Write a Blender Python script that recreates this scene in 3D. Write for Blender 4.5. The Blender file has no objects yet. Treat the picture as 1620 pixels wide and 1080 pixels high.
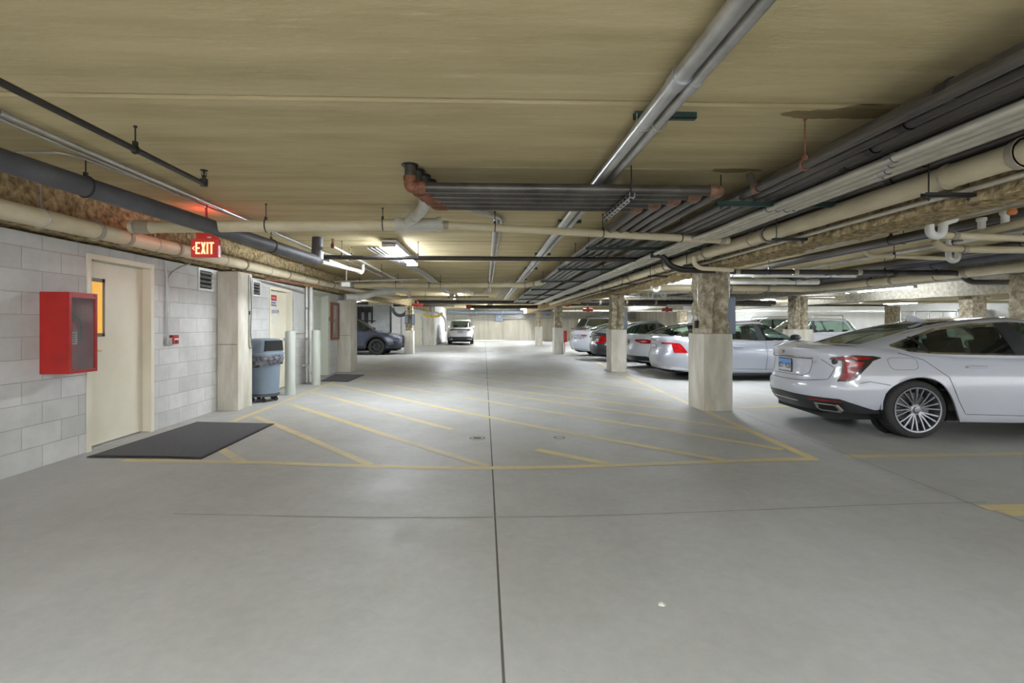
import bpy, bmesh, math, random
from mathutils import Vector, Matrix, noise
random.seed(7)
scene = bpy.context.scene
COL = scene.collection
PI = math.pi

# ---------------------------------------------------------------- camera
FPX = 765.0; PCX = 791.0; PCY = 513.0; CAMH = 1.335; YAW = math.atan(24/765)
cam_d = bpy.data.cameras.new('camera'); cam = bpy.data.objects.new('camera', cam_d); COL.objects.link(cam)
cam.location = (0, 0, CAMH); cam.rotation_euler = (PI/2, 0, -YAW)
cam_d.sensor_width = 36.0; cam_d.lens = 36.0*FPX/1620
cam_d.shift_x = (810-PCX)/1620; cam_d.shift_y = -(540-PCY)/1620
cam_d.clip_start = 0.05; cam_d.clip_end = 200
scene.camera = cam

# ---------------------------------------------------------------- world, exposure
world = bpy.data.worlds.new('world'); scene.world = world; world.use_nodes = True
bg = world.node_tree.nodes['Background']; bg.inputs[0].default_value = (0.95, 0.98, 1.0, 1); bg.inputs[1].default_value = 1.75
vs = scene.view_settings
vs.view_transform = 'Standard'; vs.look = 'None'; vs.gamma = 1.0; vs.use_curve_mapping = False; vs.exposure = 0.98
scene.cycles.use_denoising = True
scene.cycles.max_bounces = 8; scene.cycles.diffuse_bounces = 4; scene.cycles.transparent_max_bounces = 12
scene.cycles.sample_clamp_indirect = 4.0
TUBE_POWER = 132.0

# ---------------------------------------------------------------- projection helpers (reading the photo into the place)
def ray(px, py):
    u = (px-PCX)/FPX; v = (PCY-py)/FPX
    return Vector((math.sin(YAW)+u*math.cos(YAW), math.cos(YAW)-u*math.sin(YAW), v))
def on_z(px, py, z=0.0):
    d = ray(px, py); t = (z-CAMH)/d.z
    return Vector((d.x*t, d.y*t, z))
def on_x(px, py, X=-4.15):
    d = ray(px, py); t = X/d.x
    return Vector((X, d.y*t, CAMH+d.z*t))
def on_y(px, py, Y):
    d = ray(px, py); t = Y/d.y
    return Vector((d.x*t, Y, CAMH+d.z*t))

# ---------------------------------------------------------------- materials
def lin(c):
    return tuple((v/12.92 if v <= 0.04045 else ((v+0.055)/1.055)**2.4) for v in [k/255 for k in c]) + (1.0,)
MATS = {}
def nodes_of(name):
    m = bpy.data.materials.new(name); m.use_nodes = True
    nt = m.node_tree; return m, nt, nt.nodes['Principled BSDF']
def mat(name, c, rough=0.6, metal=0.0, c2=None, scale=6.0, stretch=(1, 1, 1), bump=0.0, bscale=None, coat=0.0, emit=None, estr=0.0, detail=5, lo=0.35, hi=0.65, spec=0.5, dist=0.01):
    if name in MATS: return MATS[name]
    m, nt, b = nodes_of(name)
    N = nt.nodes; L = nt.links
    b.inputs['Base Color'].default_value = lin(c); b.inputs['Roughness'].default_value = rough; b.inputs['Metallic'].default_value = metal
    b.inputs['Coat Weight'].default_value = coat; b.inputs['Coat Roughness'].default_value = 0.05
    b.inputs['Specular IOR Level'].default_value = spec
    if emit is not None:
        b.inputs['Emission Color'].default_value = lin(emit); b.inputs['Emission Strength'].default_value = estr
    if c2 is None:
        c2 = tuple(max(0, int(k*0.93)) for k in c); 
    geo = N.new('ShaderNodeNewGeometry'); mp = N.new('ShaderNodeMapping'); mp.inputs['Scale'].default_value = stretch
    L.new(geo.outputs['Position'], mp.inputs[0])
    nz = N.new('ShaderNodeTexNoise'); nz.inputs['Scale'].default_value = scale; nz.inputs['Detail'].default_value = detail; nz.inputs['Roughness'].default_value = 0.6
    L.new(mp.outputs[0], nz.inputs['Vector'])
    mr = N.new('ShaderNodeMapRange'); mr.inputs[1].default_value = lo; mr.inputs[2].default_value = hi
    L.new(nz.outputs[0], mr.inputs[0])
    mx = N.new('ShaderNodeMix'); mx.data_type = 'RGBA'; mx.inputs[6].default_value = lin(c); mx.inputs[7].default_value = lin(c2)
    L.new(mr.outputs[0], mx.inputs[0]); L.new(mx.outputs[2], b.inputs['Base Color'])
    if bump:
        n2 = N.new('ShaderNodeTexNoise'); n2.inputs['Scale'].default_value = bscale or scale*3; n2.inputs['Detail'].default_value = 6
        L.new(mp.outputs[0], n2.inputs['Vector'])
        bp = N.new('ShaderNodeBump'); bp.inputs['Strength'].default_value = bump; bp.inputs['Distance'].default_value = dist
        L.new(n2.outputs[0], bp.inputs['Height']); L.new(bp.outputs[0], b.inputs['Normal'])
    MATS[name] = m
    return m

def block_mat(name, axis, c1, c2, mortar):
    m, nt, b = nodes_of(name); N = nt.nodes; L = nt.links
    geo = N.new('ShaderNodeNewGeometry'); sp = N.new('ShaderNodeSeparateXYZ'); cb = N.new('ShaderNodeCombineXYZ')
    L.new(geo.outputs['Position'], sp.inputs[0])
    L.new(sp.outputs['Y' if axis == 'x' else 'X'], cb.inputs[0]); L.new(sp.outputs['Z'], cb.inputs[1])
    br = N.new('ShaderNodeTexBrick'); br.offset = 0.5; br.inputs['Scale'].default_value = 1.0
    br.inputs['Brick Width'].default_value = 0.406; br.inputs['Row Height'].default_value = 0.2035
    br.inputs['Mortar Size'].default_value = 0.0045; br.inputs['Mortar Smooth'].default_value = 0.35; br.inputs['Bias'].default_value = -0.1
    br.inputs['Color1'].default_value = lin(c1); br.inputs['Color2'].default_value = lin(c2); br.inputs['Mortar'].default_value = lin(mortar)
    L.new(cb.outputs[0], br.inputs['Vector'])
    nz = N.new('ShaderNodeTexNoise'); nz.inputs['Scale'].default_value = 3.0; nz.inputs['Detail'].default_value = 8; nz.inputs['Roughness'].default_value = 0.65
    L.new(geo.outputs['Position'], nz.inputs['Vector'])
    mr = N.new('ShaderNodeMapRange'); mr.inputs[1].default_value = 0.3; mr.inputs[2].default_value = 0.7; mr.inputs[3].default_value = 0.84; mr.inputs[4].default_value = 1.06
    L.new(nz.outputs[0], mr.inputs[0])
    mx = N.new('ShaderNodeMix'); mx.data_type = 'RGBA'; mx.blend_type = 'MULTIPLY'; mx.inputs[0].default_value = 1.0
    L.new(br.outputs['Color'], mx.inputs[6]); L.new(mr.outputs[0], mx.inputs[7]); L.new(mx.outputs[2], b.inputs['Base Color'])
    n2 = N.new('ShaderNodeTexNoise'); n2.inputs['Scale'].default_value = 90; n2.inputs['Detail'].default_value = 5
    L.new(geo.outputs['Position'], n2.inputs['Vector'])
    ad = N.new('ShaderNodeMath'); ad.operation = 'MULTIPLY_ADD'; ad.inputs[1].default_value = 0.25
    sub = N.new('ShaderNodeMath'); sub.operation = 'MULTIPLY'; sub.inputs[1].default_value = -1.0
    L.new(br.outputs['Fac'], sub.inputs[0]); L.new(n2.outputs[0], ad.inputs[0]); L.new(sub.outputs[0], ad.inputs[2])
    bp = N.new('ShaderNodeBump'); bp.inputs['Strength'].default_value = 0.6; bp.inputs['Distance'].default_value = 0.006
    L.new(ad.outputs[0], bp.inputs['Height']); L.new(bp.outputs[0], b.inputs['Normal'])
    b.inputs['Roughness'].default_value = 0.85; b.inputs['Specular IOR Level'].default_value = 0.25
    return m

def glass_mat(name, tint, refl=1.45, rough=0.01, haze=0.0):
    if name in MATS: return MATS[name]
    m, nt, b = nodes_of(name); N = nt.nodes; L = nt.links
    N.remove(b); out = N['Material Output']
    tr = N.new('ShaderNodeBsdfTransparent'); tr.inputs[0].default_value = lin(tint)
    gl = N.new('ShaderNodeBsdfGlossy'); gl.inputs['Roughness'].default_value = rough; gl.inputs[0].default_value = (1, 1, 1, 1)
    fr = N.new('ShaderNodeFresnel'); gg = N.new('ShaderNodeNewGeometry'); ir = N.new('ShaderNodeMapRange'); ir.inputs[3].default_value = refl; ir.inputs[4].default_value = 1/refl
    L.new(gg.outputs['Backfacing'], ir.inputs[0]); L.new(ir.outputs[0], fr.inputs[0])
    mx = N.new('ShaderNodeMixShader')
    L.new(fr.outputs[0], mx.inputs[0]); L.new(tr.outputs[0], mx.inputs[1]); L.new(gl.outputs[0], mx.inputs[2]); L.new(mx.outputs[0], out.inputs[0])
    if haze:
        df = N.new('ShaderNodeBsdfDiffuse'); df.inputs[0].default_value = (0.6, 0.6, 0.62, 1); m2 = N.new('ShaderNodeMixShader'); m2.inputs[0].default_value = haze
        L.new(mx.outputs[0], m2.inputs[1]); L.new(df.outputs[0], m2.inputs[2]); L.new(m2.outputs[0], out.inputs[0])
    MATS[name] = m
    return m

def emit_mat(name, c, s):
    if name in MATS: return MATS[name]
    m, nt, b = nodes_of(name)
    b.inputs['Base Color'].default_value = (0.8, 0.8, 0.8, 1); b.inputs['Emission Color'].default_value = lin(c); b.inputs['Emission Strength'].default_value = s
    MATS[name] = m
    return m

# floor: sealed slab with faint mottling, tyre dirt
def floor_mat():
    m, nt, b = nodes_of('floor_concrete'); N = nt.nodes; L = nt.links
    geo = N.new('ShaderNodeNewGeometry')
    def nz(scale, det, rough=0.6, st=(1, 1, 1)):
        mp = N.new('ShaderNodeMapping'); mp.inputs['Scale'].default_value = st; L.new(geo.outputs['Position'], mp.inputs[0])
        n = N.new('ShaderNodeTexNoise'); n.inputs['Scale'].default_value = scale; n.inputs['Detail'].default_value = det; n.inputs['Roughness'].default_value = rough
        L.new(mp.outputs[0], n.inputs['Vector']); return n
    def rng(n, a, b_, c, d):
        r = N.new('ShaderNodeMapRange'); r.inputs[1].default_value = a; r.inputs[2].default_value = b_; r.inputs[3].default_value = c; r.inputs[4].default_value = d
        L.new(n.outputs[0], r.inputs[0]); return r
    mx = N.new('ShaderNodeMix'); mx.data_type = 'RGBA'; mx.inputs[6].default_value = lin((181, 181, 179)); mx.inputs[7].default_value = lin((167, 166, 161))
    L.new(rng(nz(0.55, 6, 0.62), 0.36, 0.66, 0, 1).outputs[0], mx.inputs[0])
    m2 = N.new('ShaderNodeMix'); m2.data_type = 'RGBA'; m2.blend_type = 'MULTIPLY'; m2.inputs[0].default_value = 1.0
    L.new(mx.outputs[2], m2.inputs[6]); L.new(rng(nz(14, 8, 0.7), 0.3, 0.7, 0.93, 1.05).outputs[0], m2.inputs[7])
    m3 = N.new('ShaderNodeMix'); m3.data_type = 'RGBA'; m3.blend_type = 'MULTIPLY'; m3.inputs[0].default_value = 1.0
    L.new(m2.outputs[2], m3.inputs[6]); L.new(rng(nz(1.3, 4, 0.5, (1, 0.35, 1)), 0.28, 0.5, 0.93, 1.0).outputs[0], m3.inputs[7])
    L.new(m3.outputs[2], b.inputs['Base Color'])
    L.new(rng(nz(3, 5), 0.3, 0.7, 0.42, 0.62).outputs[0], b.inputs['Roughness']); b.inputs['Specular IOR Level'].default_value = 0.35
    bp = N.new('ShaderNodeBump'); bp.inputs['Strength'].default_value = 0.25; bp.inputs['Distance'].default_value = 0.004
    L.new(nz(60, 6).outputs[0], bp.inputs['Height']); L.new(bp.outputs[0], b.inputs['Normal'])
    return m

# ceiling planks: board-marked, with two water stains of their own shape
def ceil_mat():
    m, nt, b = nodes_of('ceiling_plank_concrete'); N = nt.nodes; L = nt.links
    geo = N.new('ShaderNodeNewGeometry')
    def nz(scale, det, rough=0.6, st=(1, 1, 1)):
        mp = N.new('ShaderNodeMapping'); mp.inputs['Scale'].default_value = st; L.new(geo.outputs['Position'], mp.inputs[0])
        n = N.new('ShaderNodeTexNoise'); n.inputs['Scale'].default_value = scale; n.inputs['Detail'].default_value = det; n.inputs['Roughness'].default_value = rough
        L.new(mp.outputs[0], n.inputs['Vector']); return n
    def rng(n, a, b_, c, d):
        r = N.new('ShaderNodeMapRange'); r.inputs[1].default_value = a; r.inputs[2].default_value = b_; r.inputs[3].default_value = c; r.inputs[4].default_value = d
        L.new(n.outputs[0], r.inputs[0]); return r
    mx = N.new('ShaderNodeMix'); mx.data_type = 'RGBA'; mx.inputs[6].default_value = lin((199, 184, 145)); mx.inputs[7].default_value = lin((175, 161, 123))
    L.new(rng(nz(1.6, 7, 0.65, (0.35, 3.0, 1)), 0.35, 0.65, 0, 1).outputs[0], mx.inputs[0])
    st = N.new('ShaderNodeMix'); st.data_type = 'RGBA'; st.inputs[7].default_value = lin((220, 208, 174))
    L.new(mx.outputs[2], st.inputs[6]); L.new(rng(nz(3.0, 9, 0.75, (0.5, 6.0, 1)), 0.57, 0.68, 0, 0.6).outputs[0], st.inputs[0])
    # stains
    sp = N.new('ShaderNodeSeparateXYZ'); L.new(geo.outputs['Position'], sp.inputs[0])
    wob = nz(4.0, 4)
    acc = None
    for (cx, cy, rx, ry) in STAINS:
        def mth(op, a, bb):
            q = N.new('ShaderNodeMath'); q.operation = op
            for i, v in enumerate((a, bb)):
                if isinstance(v, (int, float)): q.inputs[i].default_value = v
                else: L.new(v, q.inputs[i])
            return q.outputs[0]
        dx = mth('DIVIDE', mth('SUBTRACT', sp.outputs[0], cx), rx); dy = mth('DIVIDE', mth('SUBTRACT', sp.outputs[1], cy), ry)
        d = mth('ADD', mth('MULTIPLY', dx, dx), mth('MULTIPLY', dy, dy))
        d = mth('ADD', d, mth('MULTIPLY', mth('SUBTRACT', wob.outputs[0], 0.5), 2.2))
        q = N.new('ShaderNodeMapRange'); q.inputs[1].default_value = 1.0; q.inputs[2].default_value = 0.85; q.inputs[3].default_value = 0; q.inputs[4].default_value = 1
        L.new(d, q.inputs[0])
        acc = q.outputs[0] if acc is None else mth('MAXIMUM', acc, q.outputs[0])
    sm = N.new('ShaderNodeMix'); sm.data_type = 'RGBA'; sm.blend_type = 'MULTIPLY'; sm.inputs[7].default_value = lin((178, 172, 160))
    L.new(acc, sm.inputs[0]); L.new(st.outputs[2], sm.inputs[6])
    L.new(sm.outputs[2], b.inputs['Base Color'])
    b.inputs['Roughness'].default_value = 0.8; b.inputs['Specular IOR Level'].default_value = 0.2
    bp = N.new('ShaderNodeBump'); bp.inputs['Strength'].default_value = 0.35; bp.inputs['Distance'].default_value = 0.008
    L.new(nz(18, 7, 0.65, (0.7, 2.0, 1)).outputs[0], bp.inputs['Height']); L.new(bp.outputs[0], b.inputs['Normal'])
    return m
_s = on_z(1318, 180, 2.66)
STAINS = [(on_z(1290, 180, 2.66).x, 2.98, 0.24, 0.075), (on_z(1370, 176, 2.66).x, 2.95, 0.30, 0.09), (on_z(1165, 270, 2.66).x, on_z(1165, 270, 2.66).y, 0.25, 0.07)]

def paint_mat(name, c, rough=0.35, worn=(176, 173, 167), amount=0.5):
    """road paint worn through to the slab"""
    m, nt, b = nodes_of(name); N = nt.nodes; L = nt.links
    geo = N.new('ShaderNodeNewGeometry')
    n = N.new('ShaderNodeTexNoise'); n.inputs['Scale'].default_value = 7; n.inputs['Detail'].default_value = 10; n.inputs['Roughness'].default_value = 0.75
    n3 = N.new('ShaderNodeTexNoise'); n3.inputs['Scale'].default_value = 0.7; n3.inputs['Detail'].default_value = 2
    L.new(geo.outputs['Position'], n.inputs['Vector']); L.new(geo.outputs['Position'], n3.inputs['Vector'])
    a = N.new('ShaderNodeMath'); a.operation = 'MULTIPLY_ADD'; a.inputs[1].default_value = 0.9; L.new(n3.outputs[0], a.inputs[0]); L.new(n.outputs[0], a.inputs[2])
    r = N.new('ShaderNodeMapRange'); r.inputs[1].default_value = 0.75; r.inputs[2].default_value = 1.2; r.inputs[3].default_value = 0.08; r.inputs[4].default_value = amount+0.35
    L.new(a.outputs[0], r.inputs[0])
    mx = N.new('ShaderNodeMix'); mx.data_type = 'RGBA'; mx.inputs[6].default_value = lin(c); mx.inputs[7].default_value = lin(worn)
    L.new(r.outputs[0], mx.inputs[0]); L.new(mx.outputs[2], b.inputs['Base Color']); b.inputs['Roughness'].default_value = 0.6
    return m

M_floor = floor_mat(); M_ceil = ceil_mat()
M_block_x = block_mat('painted_block_wall', 'x', (207, 206, 203), (190, 189, 186), (176, 172, 164))
M_block_y = block_mat('grey_block_wall', 'y', (190, 193, 192), (180, 184, 184), (168, 171, 171))
M_white_block = block_mat('white_block_wall', 'y', (222, 222, 220), (214, 214, 212), (198, 198, 195))
M_conc = mat('cast_concrete', (216, 212, 200), 0.8, c2=(184, 178, 160), scale=2.2, stretch=(2, 2, 0.5), bump=0.3, bscale=25, detail=8)
M_conc_far = mat('board_formed_concrete', (186, 181, 166), 0.8, c2=(158, 152, 134), scale=1.1, stretch=(2.5, 2.5, 0.25), bump=0.3, bscale=20, detail=7)
M_fire = mat('sprayed_fireproofing', (204, 184, 142), 0.95, c2=(118, 102, 76), scale=16, bump=1.0, bscale=60, detail=8, spec=0.1, dist=0.02)
M_fire_far = mat('lit_sprayed_fireproofing', (196, 192, 180), 0.95, c2=(160, 154, 138), scale=9, bump=1.0, bscale=45, detail=8, spec=0.1, dist=0.02)  # copy of the fireproofing, colour paled and greyed to look lit on far beams
M_yellow = paint_mat('yellow_line_paint', (222, 200, 130), amount=0.5)
M_joint = mat('slab_joint_dirt', (92, 88, 80), 0.9, scale=10)
M_beige = mat('beige_drain_pipe', (214, 203, 174), 0.45, c2=(198, 186, 154), scale=3, stretch=(1, 1, 3))
M_white_pipe = mat('white_plastic_pipe', (232, 232, 228), 0.35, c2=(212, 211, 203), scale=4)
M_coup = mat('pipe_coupling', (168, 160, 142), 0.4, scale=8)
M_dark = mat('dark_iron_pipe', (62, 58, 56), 0.42, metal=0.35, c2=(46, 42, 40), scale=5)
M_rackpipe = mat('grey_black_steel_pipe', (98, 94, 89), 0.34, metal=0.5, c2=(72, 68, 64), scale=4, stretch=(1, 0.3, 1))
M_insul = mat('dark_grey_insulation', (88, 88, 92), 0.55, c2=(74, 74, 78), scale=4)
M_galv = mat('galvanised_conduit', (196, 196, 194), 0.32, metal=0.75, c2=(170, 170, 168), scale=6)
M_emt = mat('pale_conduit', (204, 200, 186), 0.38, metal=0.4, c2=(184, 178, 162), scale=5)
M_strut = mat('green_strut', (34, 60, 52), 0.5, metal=0.2)
M_blk = mat('black_metal', (30, 29, 28), 0.5)
M_rust = mat('rusty_coupling', (142, 92, 66), 0.65, c2=(96, 56, 42), scale=25)
M_redp = mat('red_enamel', (176, 32, 26), 0.35, c2=(158, 26, 22), scale=5, coat=0.3)
M_brownelbow = mat('brown_threaded_elbow', (140, 104, 82), 0.5, c2=(104, 76, 60), scale=20)
M_redcap = mat('red_fire_collar', (160, 62, 48), 0.55, c2=(132, 48, 38), scale=12)
M_cream = mat('cream_door_paint', (226, 220, 200), 0.4, c2=(218, 211, 190), scale=2)
M_sage = mat('pale_sage_paint', (204, 207, 193), 0.4, c2=(196, 199, 184), scale=2)
M_boll = mat('grey_green_bollard_paint', (186, 191, 181), 0.42, c2=(178, 182, 172), scale=2)
M_blackrub = mat('black_rubber', (34, 33, 33), 0.7, c2=(44, 43, 42), scale=30)
M_matcar = mat('charcoal_mat_pile', (112, 112, 114), 0.95, c2=(96, 96, 99), scale=120, bump=0.7, bscale=300, spec=0.1)
M_plas = mat('blue_grey_plastic', (116, 130, 144), 0.45, c2=(108, 122, 136), scale=3)
M_plasd = mat('dark_grey_plastic', (72, 76, 82), 0.5)
M_bag = mat('silver_black_liner', (150, 150, 160), 0.16, metal=0.5, c2=(48, 48, 54), scale=16, bump=1.0, bscale=24, dist=0.04)
M_blackv = mat('black_void', (12, 12, 12), 0.8)
M_chrome = mat('chrome', (220, 220, 222), 0.12, metal=1.0, c2=(214, 214, 216), scale=2)
M_alu = mat('brushed_aluminium', (196, 198, 200), 0.35, metal=0.8)
M_wood = mat('brown_wood_frame', (140, 84, 58), 0.4, c2=(116, 66, 44), scale=12, stretch=(1, 1, 0.1))
M_paper = mat('white_paper', (226, 224, 214), 0.8)
M_cork = mat('tan_cork', (190, 172, 134), 0.9, scale=40)
M_ink = mat('dark_ink', (52, 50, 60), 0.7)
M_purple = mat('violet_sign_ink', (120, 112, 160), 0.7)
M_box = mat('blue_grey_enamel', (128, 138, 152), 0.45, c2=(120, 130, 145), scale=3)
M_yel = mat('yellow_plastic', (228, 196, 60), 0.4)
M_orange_pane = mat('wired_glass_lit', (236, 186, 84), 0.25, c2=(230, 176, 74), scale=5, emit=(240, 178, 66), estr=0.28)
M_clear = glass_mat('clear_pane', (240, 240, 242), 1.4, 0.05, haze=0.13)
M_tube = emit_mat('fluorescent_tube', (240, 247, 255), TUBE_POWER)
M_tube_dim = emit_mat('slim_fluorescent_tube', (240, 247, 255), 70.0)
M_fixt = mat('white_fixture_enamel', (226, 226, 224), 0.4)
M_exit = mat('exit_sign_red', (186, 66, 66), 0.35, c2=(176, 58, 58), scale=5, emit=(215, 50, 46), estr=0.10)
M_exitl = emit_mat('exit_letter_glow', (255, 180, 92), 0.8)

# ---------------------------------------------------------------- mesh building
class MB:
    def __init__(s): s.v = []; s.f = []; s.m = []; s.cur = 0
    def add(s, vs_, fs):
        o = len(s.v); s.v += [Vector(v) for v in vs_]
        for f in fs: s.f.append([i+o for i in f]); s.m.append(s.cur)
        return s
    def box(s, a, b, bev=0.0):
        x0, y0, z0 = [min(a[i], b[i]) for i in range(3)]; x1, y1, z1 = [max(a[i], b[i]) for i in range(3)]
        if bev <= 0:
            return s.add([(x0,y0,z0),(x1,y0,z0),(x1,y1,z0),(x0,y1,z0),(x0,y0,z1),(x1,y0,z1),(x1,y1,z1),(x0,y1,z1)],
                [(3,2,1,0),(4,5,6,7),(0,1,5,4),(1,2,6,5),(2,3,7,6),(3,0,4,7)])
        bm = bmesh.new(); bmesh.ops.create_cube(bm, size=1)
        for v in bm.verts: v.co = Vector(((x0+x1)/2+v.co.x*(x1-x0), (y0+y1)/2+v.co.y*(y1-y0), (z0+z1)/2+v.co.z*(z1-z0)))
        bmesh.ops.bevel(bm, geom=bm.edges[:], offset=bev, segments=2, profile=0.5, affect='EDGES')
        return s.from_bm(bm)
    def from_bm(s, bm):
        bm.verts.index_update()
        s.add([v.co.copy() for v in bm.verts], [[v.index for v in f.verts] for f in bm.faces]); bm.free(); return s
    def obox(s, c, size, rot):           # oriented box, rot = Matrix 3x3
        h = [k/2 for k in size]
        P = [Vector(c)+rot @ Vector((sx*h[0], sy*h[1], sz*h[2])) for sz in (-1, 1) for (sx, sy) in ((-1,-1),(1,-1),(1,1),(-1,1))]
        return s.add(P, [(3,2,1,0),(4,5,6,7),(0,1,5,4),(1,2,6,5),(2,3,7,6),(3,0,4,7)])
    def cyl(s, a, b, r, r2=None, seg=14, cap=True):
        a = Vector(a); b = Vector(b); r2 = r if r2 is None else r2
        d = (b-a).normalized(); u = d.orthogonal().normalized(); w = d.cross(u)
        P = []
        for c, rr in ((a, r), (b, r2)):
            for i in range(seg):
                t = 2*PI*i/seg; P.append(c+(u*math.cos(t)+w*math.sin(t))*rr)
        F = [(i, (i+1) % seg, seg+(i+1) % seg, seg+i) for i in range(seg)]
        if cap: F += [tuple(range(seg-1, -1, -1)), tuple(range(seg, 2*seg))]
        return s.add(P, F)
    def tube(s, path, r, seg=12, closed=False, cap=True):
        P = [Vector(p) for p in path]; n = len(P)
        T = []
        for i in range(n):
            a = P[i-1] if (i > 0 or closed) else P[0]; b = P[(i+1) % n] if (i < n-1 or closed) else P[-1]
            T.append((b-a).normalized())
        u = T[0].orthogonal().normalized(); V = []
        for i in range(n):
            u = (u-T[i]*u.dot(T[i])).normalized(); w = T[i].cross(u); rr = r[i] if isinstance(r, (list, tuple)) else r
            for k in range(seg):
                t = 2*PI*k/seg; V.append(P[i]+(u*math.cos(t)+w*math.sin(t))*rr)
        F = []
        for i in range(n if closed else n-1):
            j = (i+1) % n
            for k in range(seg): F.append((i*seg+k, i*seg+(k+1) % seg, j*seg+(k+1) % seg, j*seg+k))
        if cap and not closed: F += [tuple(range(seg-1, -1, -1)), tuple(range((n-1)*seg, n*seg))]
        return s.add(V, F)
    def prism(s, poly, a, b, axis):      # poly 2D extruded along axis between a and b
        def p3(q, t): return {'x': (t, q[0], q[1]), 'y': (q[0], t, q[1]), 'z': (q[0], q[1], t)}[axis]
        n = len(poly)
        return s.add([p3(q, a) for q in poly]+[p3(q, b) for q in poly], [tuple(range(n-1, -1, -1)), tuple(range(n, 2*n))]+[(i, (i+1) % n, n+(i+1) % n, n+i) for i in range(n)])
    def grid(s, rows, flip=False):
        n = len(rows[0]); V = [p for r in rows for p in r]; F = []
        for i in range(len(rows)-1):
            for j in range(n-1):
                q = (i*n+j, i*n+j+1, (i+1)*n+j+1, (i+1)*n+j); F.append(q[::-1] if flip else q)
        return s.add(V, F)
    def lathe(s, prof, c, seg=24, axis='z'):
        V = []; n = len(prof)
        for i in range(seg):
            t = 2*PI*i/seg
            for (r, h) in prof:
                x, y = r*math.cos(t), r*math.sin(t)
                V.append(Vector(c)+Vector({'z': (x, y, h), 'x': (h, x, y), 'y': (x, h, y)}[axis]))
        F = [(i*n+j, ((i+1) % seg)*n+j, ((i+1) % seg)*n+j+1, i*n+j+1) for i in range(seg) for j in range(n-1)]
        return s.add(V, F)
    def build(s, name, mats, parent=None, smooth=False, origin=None, fixn=True, angle=35):
        if not isinstance(mats, (list, tuple)): mats = [mats]
        if parent is not None:
            off = Vector(parent['_o']) if '_o' in parent else Vector((0, 0, 0))
        else:
            if origin is None:
                xs = [v.x for v in s.v]; ys = [v.y for v in s.v]; zs = [v.z for v in s.v]
                origin = ((min(xs)+max(xs))/2, (min(ys)+max(ys))/2, min(zs))
            off = Vector(origin)
        me = bpy.data.meshes.new(name); me.from_pydata([v-off for v in s.v], [], s.f)
        for m in mats: me.materials.append(m)
        if len(mats) > 1: me.polygons.foreach_set('material_index', s.m)
        if fixn:
            bm = bmesh.new(); bm.from_mesh(me); bmesh.ops.recalc_face_normals(bm, faces=bm.faces[:]); bm.to_mesh(me); bm.free()
        if smooth:
            me.polygons.foreach_set('use_smooth', [True]*len(me.polygons))
            try: me.set_sharp_from_angle(angle=math.radians(angle))
            except Exception: pass
        me.update()
        o = bpy.data.objects.new(name, me); COL.objects.link(o)
        o['_o'] = tuple(off)
        if parent is not None: o.parent = parent
        else: o.location = off
        return o
def empty(name, loc, rotz=0):
    o = bpy.data.objects.new(name, None); COL.objects.link(o); o.empty_display_size = 0.2
    o.location = loc; o.rotation_euler = (0, 0, rotz)
    o['_o'] = (0.0, 0.0, 0.0) if rotz else tuple(loc)
    return o
def tag(o, label, cat, group=None):
    o['label'] = label; o['category'] = cat
    if group: o['group'] = group
    return o
def struct(o):
    o['kind'] = 'structure'; return o
def copy_tree(o, parent=None):
    c = o.copy(); COL.objects.link(c)
    if parent is not None: c.parent = parent
    for ch in list(o.children): copy_tree(ch, c)
    return c
def shift(o, d):
    o.location = Vector(o.location)+Vector(d); return o
def fillet(pts, rad, n=6):
    P = [Vector(p) for p in pts]; out = [P[0]]
    for i in range(1, len(P)-1):
        a = (P[i-1]-P[i]); b = (P[i+1]-P[i]); r = min(rad, a.length*0.45, b.length*0.45)
        s_ = P[i]+a.normalized()*r; e = P[i]+b.normalized()*r
        for k in range(n+1):
            t = k/n; out.append(s_*(1-t)**2+P[i]*2*t*(1-t)+e*t*t)
    out.append(P[-1]); return out
def text_mesh(txt, size, depth, M, name, material, parent, sx=1.0, align='CENTER'):
    cu = bpy.data.curves.new('lettering', 'FONT'); cu.body = txt; cu.size = size; cu.extrude = depth; cu.align_x = align; cu.align_y = 'CENTER'
    to = bpy.data.objects.new('lettering', cu); COL.objects.link(to)
    bpy.context.view_layer.update()
    me = bpy.data.meshes.new_from_object(to.evaluated_get(bpy.context.evaluated_depsgraph_get()))
    bpy.data.objects.remove(to)
    off = Vector(parent['_o']) if parent is not None else Vector((0, 0, 0))
    me.transform(Matrix.Translation(-off) @ M @ Matrix.Diagonal((sx, 1, 1, 1)))
    me.materials.clear(); me.materials.append(material)
    o = bpy.data.objects.new(name, me); COL.objects.link(o); o['_o'] = tuple(off); o.parent = parent
    return o
def frame(loc, xdir, ydir=(0, 0, 1)):
    x = Vector(xdir).normalized(); y = Vector(ydir).normalized(); z = x.cross(y)
    M = Matrix((x, y, z)).transposed().to_4x4(); M.translation = Vector(loc); return M

CEIL = 2.66
XV = 0.05
def fz(x, y=0):
    """the slab dips to a drain line along the aisle"""
    d = abs(x-XV)
    return -0.08*(1+math.cos(PI*d/3.6))/2 if d < 3.6 else 0.0
def on_floor(px, py):
    p = on_z(px, py, 0.0)
    for _ in range(6): p = on_z(px, py, fz(p.x))
    return p

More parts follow.
